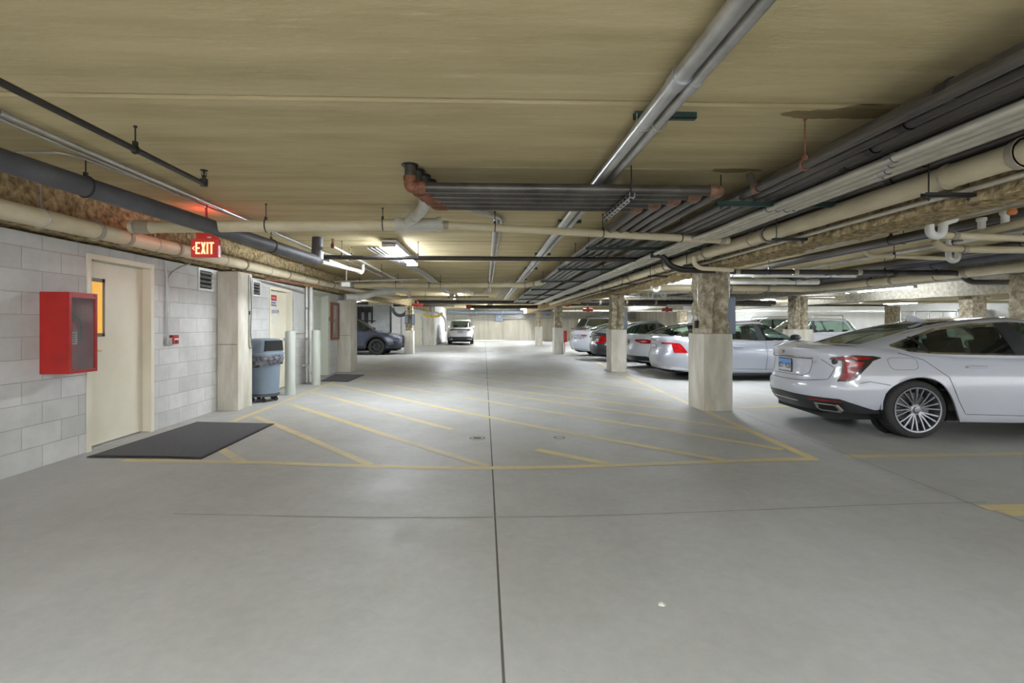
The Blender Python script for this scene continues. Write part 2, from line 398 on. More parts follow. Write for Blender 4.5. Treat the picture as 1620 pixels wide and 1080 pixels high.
# ---------------------------------------------------------------- the setting: floor, ceiling, walls
def build_floor():
    xs = [-16, -10, -6, -4.2]+[XV-3.6+7.2*i/36 for i in range(37)]+[4.2, 6, 10, 16, 29]
    ys = [-9]+[i*1.0 for i in range(-8, 43)]
    mb = MB(); mb.grid([[(x, y, fz(x)) for x in xs] for y in ys], flip=False)
    fl = struct(mb.build('floor', M_floor, origin=(0, 0, 0), smooth=True)); tag(fl, 'sealed grey concrete garage slab with yellow hatching', 'floor')
    return fl
floor = build_floor()
def strip(name, a, b, w, material, parent=floor, lift=0.0015, label=None):
    """a flat painted stripe that follows the slab"""
    a = Vector(a); b = Vector(b); n = max(2, int((b-a).length/0.2)); d = (b-a).normalized(); s_ = Vector((-d.y, d.x, 0))*w/2
    rows = [[], []]
    for i in range(n+1):
        p = a+(b-a)*(i/n)
        for k, q in enumerate((p-s_, p+s_)): rows[k].append((q.x, q.y, fz(q.x)+lift))
    mb = MB(); mb.grid(rows); o = mb.build(name, material, parent); struct(o)
    return o
def fl2(a, b): return (on_floor(*a), on_floor(*b))
LW = 0.10
# border of the hatching
for a, b in (((195, 728), (770, 740)), ((770, 740), (1290, 726)), ((367, 667), (505, 613)), ((505, 613), (563, 590)), ((985, 592), (1290, 727)), ((563, 589), (771, 587.5)), ((771, 587.5), (985, 590)), ((347, 709), (386, 732)), ((985, 592), (940, 571)),
             ((404, 659), (585, 735)), ((453, 638), (771, 737)), ((490, 620), (715, 679)), ((849, 711), (965, 734)), ((525, 607), (771, 659)), ((771, 659), (1144, 728)), ((568, 601), (771, 634)), ((771, 634), (1238, 711)),
             ((581, 591), (771, 619)), ((771, 619), (1176, 679)), ((633, 588), (1088, 651)), ((689, 588), (1060, 634)), ((771, 588), (1040, 618)), ((849, 589), (1010, 605)),
             ((1340, 722), (1700, 716)), ((1170, 645), (1262, 642)), ((1555, 803), (1700, 800)), ((1590, 812), (1700, 809)), ((566, 572), (620, 578)), ((585, 576), (616, 569)), ((700, 552), (772, 545)), ((748, 547), (756, 539)), ((771, 545), (840, 544)), ((905, 562), (960, 562))):
    p, q = fl2(a, b); strip('painted_line', p, q, LW, M_yellow, lift=0.0015+0.0002*(hash(a) % 7))
# slab joints and hairline cracks
strip('slab_joint', (0.075, -8, 0), (0.075, 4.5, 0), 0.012, M_joint, lift=0.002); strip('slab_joint', (0.075, 4.5, 0), (0.03, 40, 0), 0.012, M_joint, lift=0.002)
M_hair = mat('hairline_crack', (138, 134, 126), 0.9, scale=10)
for a, b in (((275, 813), (783, 818)), ((783, 818), (1211, 806)), ((1211, 806), (1560, 795)), ((448, 649), (771, 652)), ((771, 652), (1000, 656)), ((1170, 652), (1540, 798)), ((1540, 798), (1640, 832))):
    p, q = fl2(a, b); strip('slab_joint', p, q, 0.008, M_hair, lift=0.0022)

J0 = on_z(800, 159, CEIL).y
def build_ceiling():
    y0 = J0-1.22*9; prof = []
    k = 0; y = y0
    rnd = random.Random(3)
    while y < 42:
        dz = rnd.uniform(-0.004, 0.004)
        prof += [(y+0.006, CEIL+0.035), (y+0.010, CEIL+0.012+dz), (y+0.030, CEIL+dz), (y+1.22-0.030, CEIL+dz), (y+1.22-0.010, CEIL+0.012+dz), (y+1.22-0.006, CEIL+0.035)]
        y += 1.22
    xs = [-16, -8, -4, 0, 4, 10, 29]
    mb = MB(); mb.grid([[(x, p[0], p[1]) for x in xs] for p in prof])
    mb.box((-16, y0, CEIL+0.05), (29, y, CEIL+0.2))
    c = struct(mb.build('ceiling', M_ceil, origin=(0, 0, CEIL))); tag(c, 'tan precast concrete plank ceiling with cross joints', 'ceiling')
build_ceiling()

D1 = (5.17, 6.19, 2.08); D2 = (9.45, 10.52, 2.07); D3 = (11.72, 13.04, 2.17)
WX = -4.15
def build_left_wall():
    mb = MB(); y = -9.0
    for (a, b, h) in (D1, D2, D3):
        mb.box((WX, y, 0), (WX-0.25, a, 2.17)); mb.box((WX, a, h), (WX-0.25, b, 2.17)); y = b
    mb.box((WX, y, 0), (WX-0.25, 14.4, 2.17))
    w = struct(mb.build('wall_left', M_block_x, origin=(WX, 0, 0))); tag(w, 'painted grey concrete block wall along the lift and exit doors', 'wall')
    mb = MB(); mb.box((-16, 14.2, 0), (WX-0.25, 14.4, CEIL)); struct(mb.build('wall_return', M_block_y))
build_left_wall()
# far and side walls
def plain_wall(name, a, b, m): 
    mb = MB(); mb.box(a, b); return struct(mb.build(name, m))
plain_wall('wall_far', (-3.3, 40.9, 0), (13.2, 41.2, CEIL), M_conc_far)
plain_wall('wall_far_left', (-16, 30.9, 0), (-3.35, 31.15, CEIL), M_white_block)
plain_wall('wall_aisle_end', (-3.45, 31.15, 0), (-3.2, 40.9, CEIL), M_white_block)
plain_wall('wall_outer_left', (-16.2, 14, 0), (-16, 31.1, CEIL), M_white_block)
M_wall_r = mat('pale_grey_wall', (206, 206, 202), 0.7, c2=(192, 192, 188), scale=1.5, bump=0.15, bscale=20)
plain_wall('wall_back_right', (12.9, 31.0, 0), (29, 31.2, CEIL), M_wall_r)
plain_wall('wall_back_return', (12.9, 31.2, 0), (13.2, 40.9, CEIL), M_conc_far)
plain_wall('wall_right', (28.0, -9, 0), (28.2, 31.0, CEIL), M_wall_r)

# ---------------------------------------------------------------- rough fireproofed beams and posts
def rough(p, amp, sc=6.0, seed=0):
    q = Vector(p)*sc+Vector((seed*3.1, seed*1.7, 0))
    n = noise.noise_vector(q)+0.6*noise.noise_vector(q*2.7)+0.35*noise.noise_vector(q*6.1)
    return Vector(p)+n*amp
def beam(path, w, z0, z1, label, seed, step=0.08, fine_to=12, name='fireproofed_beam', m=None):
    """rough sprayed beam following a plan path, boxed section with slightly ragged arrises"""
    pts = []
    for i in range(len(path)-1):
        a = Vector((*path[i], 0)); b = Vector((*path[i+1], 0)); L_ = (b-a).length
        s_ = step if a.length < fine_to else step*2.5
        n = max(1, int(L_/s_))
        for k in range(n): pts.append(a+(b-a)*(k/n))
    pts.append(Vector((*path[-1], 0)))
    rows = []
    nz_ = 7; nw = 7
    for i, p in enumerate(pts):
        d = (pts[min(i+1, len(pts)-1)]-pts[max(i-1, 0)]).normalized(); s_ = Vector((d.y, -d.x, 0))
        sec = [(-w/2, z1-(z1-z0)*k/nz_) for k in range(nz_)]+[(-w/2+w*k/nw, z0) for k in range(nw+1)]+[(w/2, z0+(z1-z0)*k/nz_) for k in range(1, nz_+1)]
        rows.append([rough(p+s_*a+Vector((0, 0, b)), 0.022, 11, seed) if b < z1-0.03 else p+s_*a+Vector((0, 0, b)) for a, b in sec])
    mb = MB(); mb.grid(rows); o = mb.build(name, m or M_fire, smooth=True, angle=70)
    tag(o, label, 'beam', 'fireproofed beams under the slab'); o['kind'] = 'thing'
    return o
BZ = 2.19
beam([(3.6, -4), (3.6, 7.6), (3.76, 13.8), (3.4, 21.9), (3.4, 30), (3.4, 40.8)], 0.40, BZ, CEIL-0.007, 'rough tan fireproofed beam over the row of pillars beside the aisle', 1)
beam([(-4.16, -4), (-4.16, 14.2), (-3.7, 22), (-3.7, 30.9)], 0.36, 2.2, CEIL-0.007, 'rough sprayed beam above the block wall with the exit door', 2)
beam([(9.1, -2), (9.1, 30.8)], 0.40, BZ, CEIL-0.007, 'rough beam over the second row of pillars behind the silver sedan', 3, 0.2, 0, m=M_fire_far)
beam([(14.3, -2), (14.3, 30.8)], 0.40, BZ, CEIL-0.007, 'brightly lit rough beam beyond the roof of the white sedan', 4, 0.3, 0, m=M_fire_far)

def column(x0, x1, y0, y1, ht, label, seed, fine=True, post=0.34, topz=BZ):
    """cast concrete guard round the foot of a sprayed steel post"""
    cx, cy = (x0+x1)/2, (y0+y1)/2
    r = empty('concrete_column', (cx, cy, 0)); tag(r, label, 'column', 'garage columns')
    r['kind'] = 'thing'
    f = fz(x0)-0.01 if abs(x0) < 3.6 else -0.005
    mb = MB(); mb.box((x0, y0, f), (x1, y1, ht), 0.018); mb.build('concrete_base', M_conc, r, smooth=True)
    # sprayed H-section: two lobes with a ragged groove between them
    h = post/2; sec = []
    n = 12 if fine else 4
    def side(ax, ay, bx, by, groove):
        for k in range(n):
            t = k/n; g = groove*math.exp(-((t-0.5)/0.09)**2)
            px_, py_ = ax+(bx-ax)*t, ay+(by-ay)*t; L_ = math.hypot(bx-ax, by-ay); nx, ny = -(by-ay)/L_, (bx-ax)/L_
            sec.append((px_+nx*g, py_+ny*g))
    side(-h, -h, h, -h, 0.07); side(h, -h, h, h, 0.0); side(h, h, -h, h, 0.07); side(-h, h, -h, -h, 0.0)
    m = 34 if fine else 9; rows = []
    for j in range(m+1):
        z = ht-0.01+(topz-0.004-ht)*j/m
        row = []
        for (a, b) in sec:
            q = Vector((cx+a, cy+b, z)); row.append(rough(q, 0.026, 12, seed)+(rough(Vector((0, 0, z)), 0.02, 3, seed+5)-Vector((0, 0, z))))
        row.append(row[0]); rows.append(row)
    mb = MB(); mb.grid(rows); mb.build('sprayed_post', M_fire_post, r, smooth=True, angle=80)
    return r
M_fire_post = mat('sprayed_post_coat', (214, 205, 184), 0.95, c2=(146, 134, 110), scale=10, bump=1.0, bscale=50, detail=8, spec=0.1, dist=0.02, lo=0.3, hi=0.6)
col1 = column(3.37, 3.83, 7.35, 7.92, 1.19, 'concrete pillar nearest the white sedan, tall rough sprayed post above', 1, post=0.40)
col2 = column(3.56, 4.00, 13.5, 14.08, 1.19, 'concrete pillar between the dark compact and the white sedan with oval red lamp', 2, post=0.36)
col3 = column(3.12, 3.54, 21.64, 22.2, 1.19, 'pale pillar beside the tail of the furthest white sedan', 3, fine=False, post=0.32)
col4 = column(3.18, 3.57, 29.95, 30.5, 1.19, 'darkest thin pillar standing against the far board-marked wall', 4, fine=False, post=0.32)
col5 = column(-3.62, -3.22, 21.85, 22.3, 1.05, 'pillar in front of the white block wall carrying grey panels', 5, fine=False, post=0.32)
p = on_y(1269, 500, 14); col6 = column(p.x-0.31, p.x+0.27, 13.9, 14.45, 1.19, 'double lobed pillar standing behind the silver sedan', 6, fine=True, post=0.36)
p = on_y(1547, 500, 14); col7 = column(p.x-0.28, p.x+0.28, 13.9, 14.45, 1.0, 'bright rough pillar seen above the white sedan roof', 7, fine=False, post=0.42)
p = on_y(1650, 500, 7.7); col8 = column(p.x-0.35, p.x+0.25, 7.4, 8.0, 1.19, 'dark rough pillar cut off by the edge of the view behind the white sedan', 8, fine=True, post=0.5)
p = on_y(1413, 500, 22); col9 = column(p.x-0.25, p.x+0.25, 21.8, 22.3, 1.1, 'small dark pillar in front of the chain-link cage', 9, fine=False, post=0.4)
p = on_y(1081, 500, 29.5); col10 = column(p.x-0.3, p.x+0.3, 29.4, 30, 1.1, 'tan shadowed pillar at the corner of the far right wall', 10, fine=False, post=0.5)

# concrete pilasters on the left wall
def pilaster(a, b, label):
    mb = MB(); mb.box(a, b, 0.02); mb2 = MB()
    o = mb.build('concrete_pilaster', M_conc, smooth=True); tag(o, label, 'pilaster', 'concrete pilasters'); o['kind'] = 'thing'
    mb2.box((a[0]+0.02, a[1]-0.001, 1.02), (b[0]-0.02, a[1]+0.01, 1.028)); mb2.build('pour_joint', M_joint, o)
    return o
pil1 = pilaster((-4.149, 7.62, -0.01), (-3.82, 8.08, 2.16), 'concrete pilaster with conduit, between the wall louver and the rubbish bin')
pil2 = pilaster((-4.149, 13.75, -0.01), (-3.76, 14.38, 2.02), 'wide concrete pilaster right of the brown notice board')

# ---------------------------------------------------------------- doors in the left wall
def door_single(n, D, label, leafgap=0.2, open_right=0.2, window=False):
    y0, y1, h = D
    r = empty('door_%d' % n, (WX, y0, 0)); struct(r); tag(r, label, 'door')
    f = 0.055
    mb = MB()
    for (a, b) in ((y0, y0+f), (y1-f, y1)): mb.box((WX+0.012, a, 0), (WX-0.20, b, h))
    mb.box((WX+0.012, y0+f, h-f), (WX-0.20, y1-f, h))
    mb.box((WX-0.14, y0+f, 0), (WX-0.17, y0+f+0.02, h-f)); mb.box((WX-0.14, y1-f, 0), (WX-0.17, y1-f-0.02, h-f))
    struct(mb.build('door_frame', M_cream, r))
    mb = MB(); mb.box((WX-0.095, y0+f+0.004, 0.02), (WX-0.14, y1-f-0.004, h-f-0.004)); 
    leaf = struct(mb.build('door_leaf', M_cream, r))
    mb = MB(); mb.box((WX-0.02, y0+f, -0.01), (WX-0.2, y1-f, 0.008)); struct(mb.build('threshold', M_alu, r))
    return r, leaf
d1, leaf1 = door_single(1, D1, 'cream steel door with a narrow lit window behind the red cabinet')
mb = MB(); fx = WX-0.092
mb.box((fx, 5.24, 1.20), (fx+0.006, 5.53, 1.24)); mb.box((fx, 5.24, 1.80), (fx+0.006, 5.53, 1.84)); mb.box((fx, 5.24, 1.2), (fx+0.006, 5.27, 1.84)); mb.box((fx, 5.50, 1.2), (fx+0.006, 5.53, 1.84))
M_greyframe = mat('grey_window_trim', (120, 112, 100), 0.5)
struct(mb.build('window_frame', M_greyframe, leaf1))
mb = MB(); mb.box((fx-0.001, 5.27, 1.24), (fx+0.002, 5.50, 1.80)); struct(mb.build('pane', M_orange_pane, leaf1))
mb = MB(); mb.cyl((fx, 5.31, 1.05), (fx+0.05, 5.31, 1.05), 0.012); mb.cyl((fx+0.05, 5.30, 1.05), (fx+0.05, 5.42, 1.05), 0.01); mb.cyl((fx, 5.31, 1.05), (fx+0.006, 5.31, 1.05), 0.03)
struct(mb.build('lever_handle', mat('brass_lever', (214, 196, 120), 0.3, metal=0.6), leaf1))
d2, leaf2 = door_single(2, D2, 'cream steel door with danger notices behind the rubbish bin')
# notices painted on door 2
fx2 = WX-0.095
y_, z_ = 9.83, 1.80
def notice(name, y0, y1, z0, z1, m, label=None, parent=None):
    mb = MB(); mb.box((fx2, y0, z0), (fx2+0.003, y1, z1)); o = mb.build(name, m, parent); return o
sg = notice('danger_sign', 9.70, 10.0, 1.69, 1.93, M_paper); tag(sg, 'small red and white danger notice on the second cream door', 'sign')
sg['_o'] = tuple(sg.location)
mb = MB(); mb.box((fx2+0.002, 9.71, 1.81), (fx2+0.004, 9.99, 1.925)); mb.build('red_panel', mat('danger_red', (190, 44, 50), 0.5), sg)
text_mesh('DANGER', 0.05, 0.001, frame((fx2+0.006, 9.85, 1.865), (0, 1, 0)), 'lettering', M_paper, sg, 0.85)
mb = MB(); mb.box((fx2+0.0031, 9.74, 1.755), (fx2+0.0036, 9.96, 1.785)); mb.box((fx2+0.0031, 9.72, 1.705), (fx2+0.0036, 9.98, 1.735)); mb.build('small_print', M_purple, sg)
mb = MB(); mb.box((fx2, 9.50, 1.52), (fx2+0.002, 10.12, 1.66)); sp_ = mb.build('room_name_plate', M_paper); tag(sp_, 'pale room name lettering below the danger notice', 'sign')
text_mesh('ELEVATOR ROOM', 0.10, 0.001, frame((fx2+0.004, 9.81, 1.59), (0, 1, 0)), 'lettering', M_purple, sp_, 0.72)
mb = MB(); mb.cyl((fx2, 9.83, 1.40), (fx2+0.003, 9.83, 1.40), 0.055, seg=20); o = mb.build('round_sticker', M_paper); tag(o, 'small round white sticker below the room lettering', 'sticker')
mb = MB(); mb.cyl((fx2, 10.36, 1.02), (fx2+0.05, 10.36, 1.02), 0.03); mb.cyl((fx2+0.05, 10.36, 1.02), (fx2+0.05, 10.26, 1.02), 0.01); struct(mb.build('lever_handle', M_alu, leaf2))
# lift entrance
r = empty('door_3', (WX, D3[0], 0)); struct(r); tag(r, 'pale sage two panel lift entrance beside the notice board', 'door')
mb = MB(); a, b, h = D3
mb.prism([(WX+0.03, a), (WX+0.03, a+0.09), (WX-0.2, a+0.16), (WX-0.2, a)], 0, h, 'z'); mb.build('jamb', M_sage, r)
mb = MB(); mb.prism([(WX+0.03, b), (WX-0.2, b), (WX-0.2, b-0.16), (WX+0.03, b-0.16)], 0, h, 'z'); mb.build('jamb', M_sage, r)
mb = MB(); mb.prism([(WX+0.03, h), (WX-0.2, h), (WX-0.2, h-0.12), (WX+0.03, h-0.06)], a+0.09, b-0.16, 'y'); mb.build('header', M_sage, r)
mid = (a+b)/2
for (p0, p1) in ((a+0.1, mid-0.003), (mid+0.003, b-0.1)):
    mb = MB(); mb.box((WX-0.16, p0, 0.01), (WX-0.19, p1, h-0.1)); struct(mb.build('door_panel', M_sage, r))
for ch in r.children: struct(ch)
mb = MB(); mb.box((WX+0.031, b-0.125, 1.43), (WX+0.036, b-0.035, 1.53)); o = mb.build('floor_plate', M_blk); tag(o, 'small square black plate with white figure on the lift jamb', 'sign')
text_mesh('P', 0.085, 0.001, frame((WX+0.038, b-0.08, 1.48), (0, 1, 0)), 'lettering', M_paper, o)
# cream door in the white block wall far away
r = empty('door_4', (-4.35, 30.9, 0)); struct(r); tag(r, 'narrow cream door far off behind the panel pillar', 'door')
mb = MB(); mb.box((-4.38, 30.9, 0), (-3.98, 30.87, 2.05)); struct(mb.build('door_leaf', M_cream, r))
mb = MB(); mb.box((-4.0, 30.9, 0), (-3.97, 30.85, 2.08)); struct(mb.build('door_frame', M_cream, r))
for k in range(3):
    mb = MB(); mb.box((-4.0, 30.86, 0.3+0.7*k), (-3.985, 30.84, 0.42+0.7*k)); struct(mb.build('hinge', M_blk, r))
# ---------------------------------------------------------------- fluorescent fixtures
def fixture(x, y0, y1, z=CEIL-0.02, label='', sep=0.075, tubes=2, tm=None):
    cy = (y0+y1)/2
    r = empty('fluorescent_fixture', (x, cy, z)); tag(r, label, 'light fixture', 'tube lights under the slab')
    mb = MB(); w = 0.12 if tubes > 1 else 0.06
    mb.prism([(x-w, z), (x+w, z), (x+w*0.8, z-0.06), (x-w*0.8, z-0.06)], y0, y1, 'y'); mb.build('housing', M_fixt, r)
    for k in range(tubes):
        xx = x+(k-(tubes-1)/2)*0.085
        mb = MB(); mb.cyl((xx, y0+0.04, z-0.085), (xx, y1-0.04, z-0.085), 0.019, seg=8); mb.build('tube', tm or M_tube, r, smooth=True)
    if z < CEIL-0.06:
        for yy in (y0+0.3, y1-0.3):
            mb = MB(); mb.cyl((x, yy, z-0.01), (x, yy, CEIL-0.002), 0.006, seg=6); mb.build('hanger_rod', M_blk, r)
    for yy in (y0, y1-0.03):
        mb = MB(); mb.box((x-w*0.9, yy, z-0.11), (x+w*0.9, yy+0.03, z-0.045)); mb.build('end_cap', M_fixt, r)
    return r
M_tube_mid = emit_mat('aisle_fluorescent_tube', (240, 247, 255), 112.0)
LIGHTS = [
 (-1.48, 7.5, 9.95, 'bright tube light over the aisle crossed by a dark pipe'),
 (-1.4, 20.5, 22.9, 'tube light over the middle of the aisle'),
 (0.35, 31.5, 33.9, 'far tube light above the end of the aisle'),
 (-1.53, -2.6, -0.15, 'tube light behind the viewpoint'),
 (1.4, -7.0, -4.6, 'tube light at the open end of the garage'),
 (-7.0, 25.5, 28.0, 'tube light over the bay in front of the white block wall'),
 (-8.0, 18.5, 21.0, 'tube light over the bluish estate car'),
 (1.7, -2.9, -0.4, 'added tube light out of view over the near floor'),  # unseen fixture added to brighten the near floor and column bases
 (4.75, 9.2, 11.6, 'tube light behind the rough beam over the silver sedan'),
 (4.75, 16.4, 18.8, 'tube light behind the rough beam over the dark compact'),
 (5.2, 24.0, 26.4, 'tube light behind the rough beam over the furthest sedan'),
 (5.4, 34.0, 36.4, 'tube light over the far right bays'),
 (-1.0, 36.0, 38.4, 'added far tube light before the board-marked end wall'),  # added to brighten the far end wall
 (3.0, 37.0, 39.4, 'added tube light near the end wall over the right bays'),  # extra fixture added for light on the end wall
 (16.5, 27.6, 30.0, 'added tube light before the pale right wall behind the lit beam'),  # added to brighten the pale back wall on the right
 (8.0, 26.6, 29.0, 'added tube light over the tall grey estate'),  # extra fixture added for light on the back right wall
 (24.5, 26.5, 28.9, 'added tube light inside the cage corner'),  # added for more brightness along the right back wall
 (11.5, 1.0, 3.4, 'tube light above the front of the white sedan'),
 (11.2, 9.0, 11.4, 'tube light hidden over the second parking row'),
 (11.2, 25.5, 28.0, 'tube light in front of the pale far right wall'),
 (21.0, 12.0, 14.4, 'tube light over the right hand bays'),
 (21.0, 24.0, 26.4, 'tube light behind the chain-link cage'),
 (20.0, 2.0, 4.4, 'tube light over the near right hand bays')]
for (x, a, b, lb) in LIGHTS: fixture(x, a, b, label=lb, tm=M_tube_mid if a == 7.5 else None)
fixture(13.0, 14.2, 17.0, z=2.55, label='long single tube light along the lit rough beam on the right', tubes=1, tm=M_tube_dim)
fixture(12.9, 19.5, 22.2, z=2.55, label='small bright tube light at the double lobed pillar', tubes=1, tm=M_tube_dim)
# ---------------------------------------------------------------- pipes under the slab
ORD = ['first', 'second', 'third', 'fourth', 'fifth', 'sixth', 'seventh', 'eighth', 'ninth', 'tenth', 'eleventh', 'twelfth', 'thirteenth', 'fourteenth']
def along(P, d):
    P = [Vector(p) for p in P]
    for i in range(len(P)-1):
        L_ = (P[i+1]-P[i]).length
        if d <= L_ or i == len(P)-2: return P[i]+(P[i+1]-P[i])*(d/L_), (P[i+1]-P[i]).normalized()
        d -= L_
def hang(parent, p, t, r, rod=True, m=None):
    """clevis ring and threaded rod up to the slab"""
    t = Vector(t); u = t.cross(Vector((0, 0, 1))).normalized(); w = u.cross(t).normalized()
    mb = MB(); ring = [p+(u*math.cos(a)+w*math.sin(a))*(r+0.005) for a in [2*PI*k/16 for k in range(16)]]
    mb.tube(ring, 0.006, 6, closed=True)
    mb.box((p.x-0.012, p.y-0.012, p.z+r), (p.x+0.012, p.y+0.012, p.z+r+0.035))
    if rod: mb.cyl((p.x, p.y, p.z+r+0.03), (p.x, p.y, CEIL-0.001), 0.005, seg=6); mb.cyl((p.x, p.y, CEIL-0.012), (p.x, p.y, CEIL-0.001), 0.012, seg=8)
    return mb.build('pipe_hanger', m or M_blk, parent)
def pipe(label, path, r, m, name='pipe', cat='pipe', group='pipes under the slab', rad=None, hangs=(), coups=(), cm=None, seg=14, caps=None, clen=0.06, hm=None):
    rad = rad if rad is not None else r*2.2
    P = fillet(path, rad) if len(path) > 2 else [Vector(p) for p in path]
    a, b = P[0], P[-1]
    mb = MB(); mb.tube(P, r, seg); o = mb.build(name, m, smooth=True, origin=tuple((a+b)/2), angle=50)
    tag(o, label, cat, group)
    for d in coups:
        p, t = along(path, d); mb = MB(); mb.cyl(p-t*clen/2, p+t*clen/2, r*1.13+0.001, seg=seg); mb.cyl(p-t*clen/2, p-t*(clen/2-0.012), r*1.22+0.001, seg=seg); mb.build('coupling', cm or M_coup, o, smooth=True)
    for d in hangs:
        p, t = along(path, d); hang(o, p, t, r, m=hm)
    return o
def dY(*ys, y0=-3): return [y-y0 for y in ys]

# left side runs
sp1 = pipe('thin dark sprinkler pipe ending in an upright head near the exit sign', [(-2.33, -3, 2.5), (-2.33, 4.06, 2.5)], 0.02, M_dark, hangs=dY(0.4, 3.3), name='sprinkler_pipe')
def head(p, m, parent):
    mb = MB(); mb.lathe([(0.0, -0.03), (0.028, -0.03), (0.03, 0.03), (0.016, 0.035), (0.014, 0.06), (0.007, 0.065), (0.006, 0.095), (0.03, 0.1), (0.03, 0.104), (0, 0.106)], p, 14)
    mb.tube([(p[0]-0.018, p[1], p[2]+0.05), (p[0]-0.02, p[1], p[2]+0.08), (p[0], p[1], p[2]+0.1), (p[0]+0.02, p[1], p[2]+0.08), (p[0]+0.018, p[1], p[2]+0.05)], 0.003, 6)
    return mb.build('sprinkler_head', m, parent, smooth=True)
head((-2.33, 4.09, 2.51), M_dark, sp1)
pipe('thicker galvanised conduit strapped to the slab above the exit sign', [(-2.93, -3, 2.615), (-2.93, 8.5, 2.615), (-2.75, 9.3, 2.615), (-2.75, 13.0, 2.615)], 0.017, M_galv, name='conduit', cat='conduit', coups=dY(3.05, 5.5, 8), clen=0.09, cm=M_alu)
pipe('thinner galvanised conduit beside the thick one above the exit sign', [(-3.02, -3, 2.615), (-3.02, 5.4, 2.615), (-2.97, 5.9, 2.615), (-2.97, 8.4, 2.615), (-3.2, 9.2, 2.615), (-3.2, 11, 2.615)], 0.012, M_galv, name='conduit', cat='conduit', coups=dY(3.1, 6), clen=0.07, cm=M_alu)
a = on_z(25, 240, 2.62); b = on_z(95, 241, 2.62); c = on_z(135, 251, 2.62)
pipe('short thin grey conduit bending off the slab at far left', [a, b, c, (-3.06, c.y+0.5, 2.62)], 0.009, M_galv, name='conduit', cat='conduit', rad=0.2)
ins = pipe('thick dark insulated pipe slanting past the exit sign', [(-3.63, 1.5, 2.52), (-2.57, 7.3, 2.31), (-2.55, 7.42, 2.31), (-2.55, 7.46, CEIL)], 0.08, M_insul, name='insulated_pipe', rad=0.13, hangs=[2.5, 4.9], seg=20)
mb = MB(); mb.cyl((-2.55, 7.46, 2.33), (-2.55, 7.46, 2.43), 0.087, seg=20); mb.build('silver_band', M_galv, ins, smooth=True)
pipe('short white pipe leaving the elbow of the dark insulated pipe', [(-2.5, 7.5, 2.29), (-2.2, 8.6, 2.27)], 0.03, M_white_pipe)
LM = [(-3.88, -3, 2.2), (-3.88, 4, 2.26), (-3.88, 12.6, 2.34), (-3.88, 14.5, 2.36), (-3.55, 18.2, 2.37), (-3.3, 18.7, 2.38)]
lmain = pipe('large beige drain pipe running the length of the block wall', LM, 0.082, M_beige, name='drain_pipe', coups=dY(2.2, 4.95, 5.35, 6.2, 7.9, 9.6, 11.2, 12.4), seg=22, clen=0.05, cm=M_coup)
for d in dY(3.6, 4.35, 5.8, 7.3, 8.8, 10.4, 11.8):
    p, t = along(LM, d); hang(lmain, p, t, 0.082, rod=True, m=M_galv)
br = pipe('beige branch pipe crossing from the wall main to the white wye fitting', [(-3.74, 5.22, 2.36), (-0.55, 5.62, 2.492)], 0.063, M_beige, name='drain_pipe', hangs=[0.75, 1.35, 2.6], seg=20, coups=[0.12], clen=0.14)
mb = MB(); mb.cyl((-1.03, 5.56, 2.472), (-0.5, 5.626, 2.494), 0.076, seg=20); mb.cyl((-1.03, 5.56, 2.472), (-0.98, 5.566, 2.474), 0.084, seg=20); mb.cyl((-0.55, 5.62, 2.492), (-0.5, 5.626, 2.494), 0.084, seg=20)
M_wye = mat('grey_white_fitting', (200, 198, 188), 0.4)
mb.tube(fillet([(-0.9, 5.58, 2.49), (-0.66, 5.2, 2.56), (-0.6, 4.95, CEIL)], 0.1), 0.062, 18); mb.cyl((-0.80, 5.42, 2.52), (-0.77, 5.37, 2.53), 0.07, seg=18)
mb.build('wye_fitting', M_wye, br, smooth=True)
pipe('thinner beige pipe running right from the white wye fitting to the corner main', [(-0.5, 5.63, 2.49), (3.0, 5.86, 2.365)], 0.044, M_beige, name='drain_pipe', hangs=[0.62, 1.92, 2.9], coups=[0.05, 3.42])

# the five riser pipes that cross and turn into the rack
RX = [2.0-0.125*j for j in range(5)]
for j in range(5):
    y = 4.03+0.15*j; x0 = -0.62+0.035*j
    o = pipe('%s grey steel pipe of the crossing bundle counted from the viewpoint' % ORD[j], [(x0, y, CEIL), (x0, y, 2.47), (RX[j], y+0.02, 2.47), (RX[j], 24.5, 2.47)], 0.044, M_rackpipe, name='steel_pipe', group='steel pipes of the crossing bundle', rad=0.08, seg=14)
    mb = MB(); mb.tube(fillet([(x0, y, 2.55), (x0, y, 2.47), (x0+0.13, y, 2.47)], 0.075), 0.05, 14); mb.cyl((x0, y, 2.53), (x0, y, 2.56), 0.056, seg=14); mb.build('rusty_elbow', M_rust, o, smooth=True)
    mb = MB(); mb.cyl((x0, y, CEIL-0.012), (x0, y, CEIL-0.002), 0.07, seg=14); mb.build('ceiling_sleeve', M_blk, o, smooth=True)
    mb = MB(); mb.tube(fillet([(RX[j]-0.1, y+0.02, 2.47), (RX[j], y+0.02, 2.47), (RX[j], y+0.12, 2.47)], 0.07), 0.05, 14); mb.build('threaded_elbow', M_brownelbow, o, smooth=True)
for i in range(9):
    x = 2.27+0.112*i
    pipe('%s grey steel pipe of the long rack counted from the aisle' % ORD[i], [(x, -3, 2.47+(0.012 if i % 3 == 0 else 0)), (x, 24.5, 2.47)], 0.038 if i % 4 else 0.045, M_rackpipe, name='steel_pipe', group='steel pipes of the long rack', coups=dY(2.3+(i*0.37) % 1.6, 9.1+(i*0.53) % 2), cm=M_dark)
pipe('separate steel pipe hung on a rusty rod at the aisle side of the rack', [(2.06, -3, 2.36), (2.06, 3.62, 2.36), (2.06, 3.7, 2.50)], 0.027, M_rackpipe, name='steel_pipe', hangs=dY(0.5, 3.05), hm=M_rust, coups=[6.6], cm=M_brownelbow)
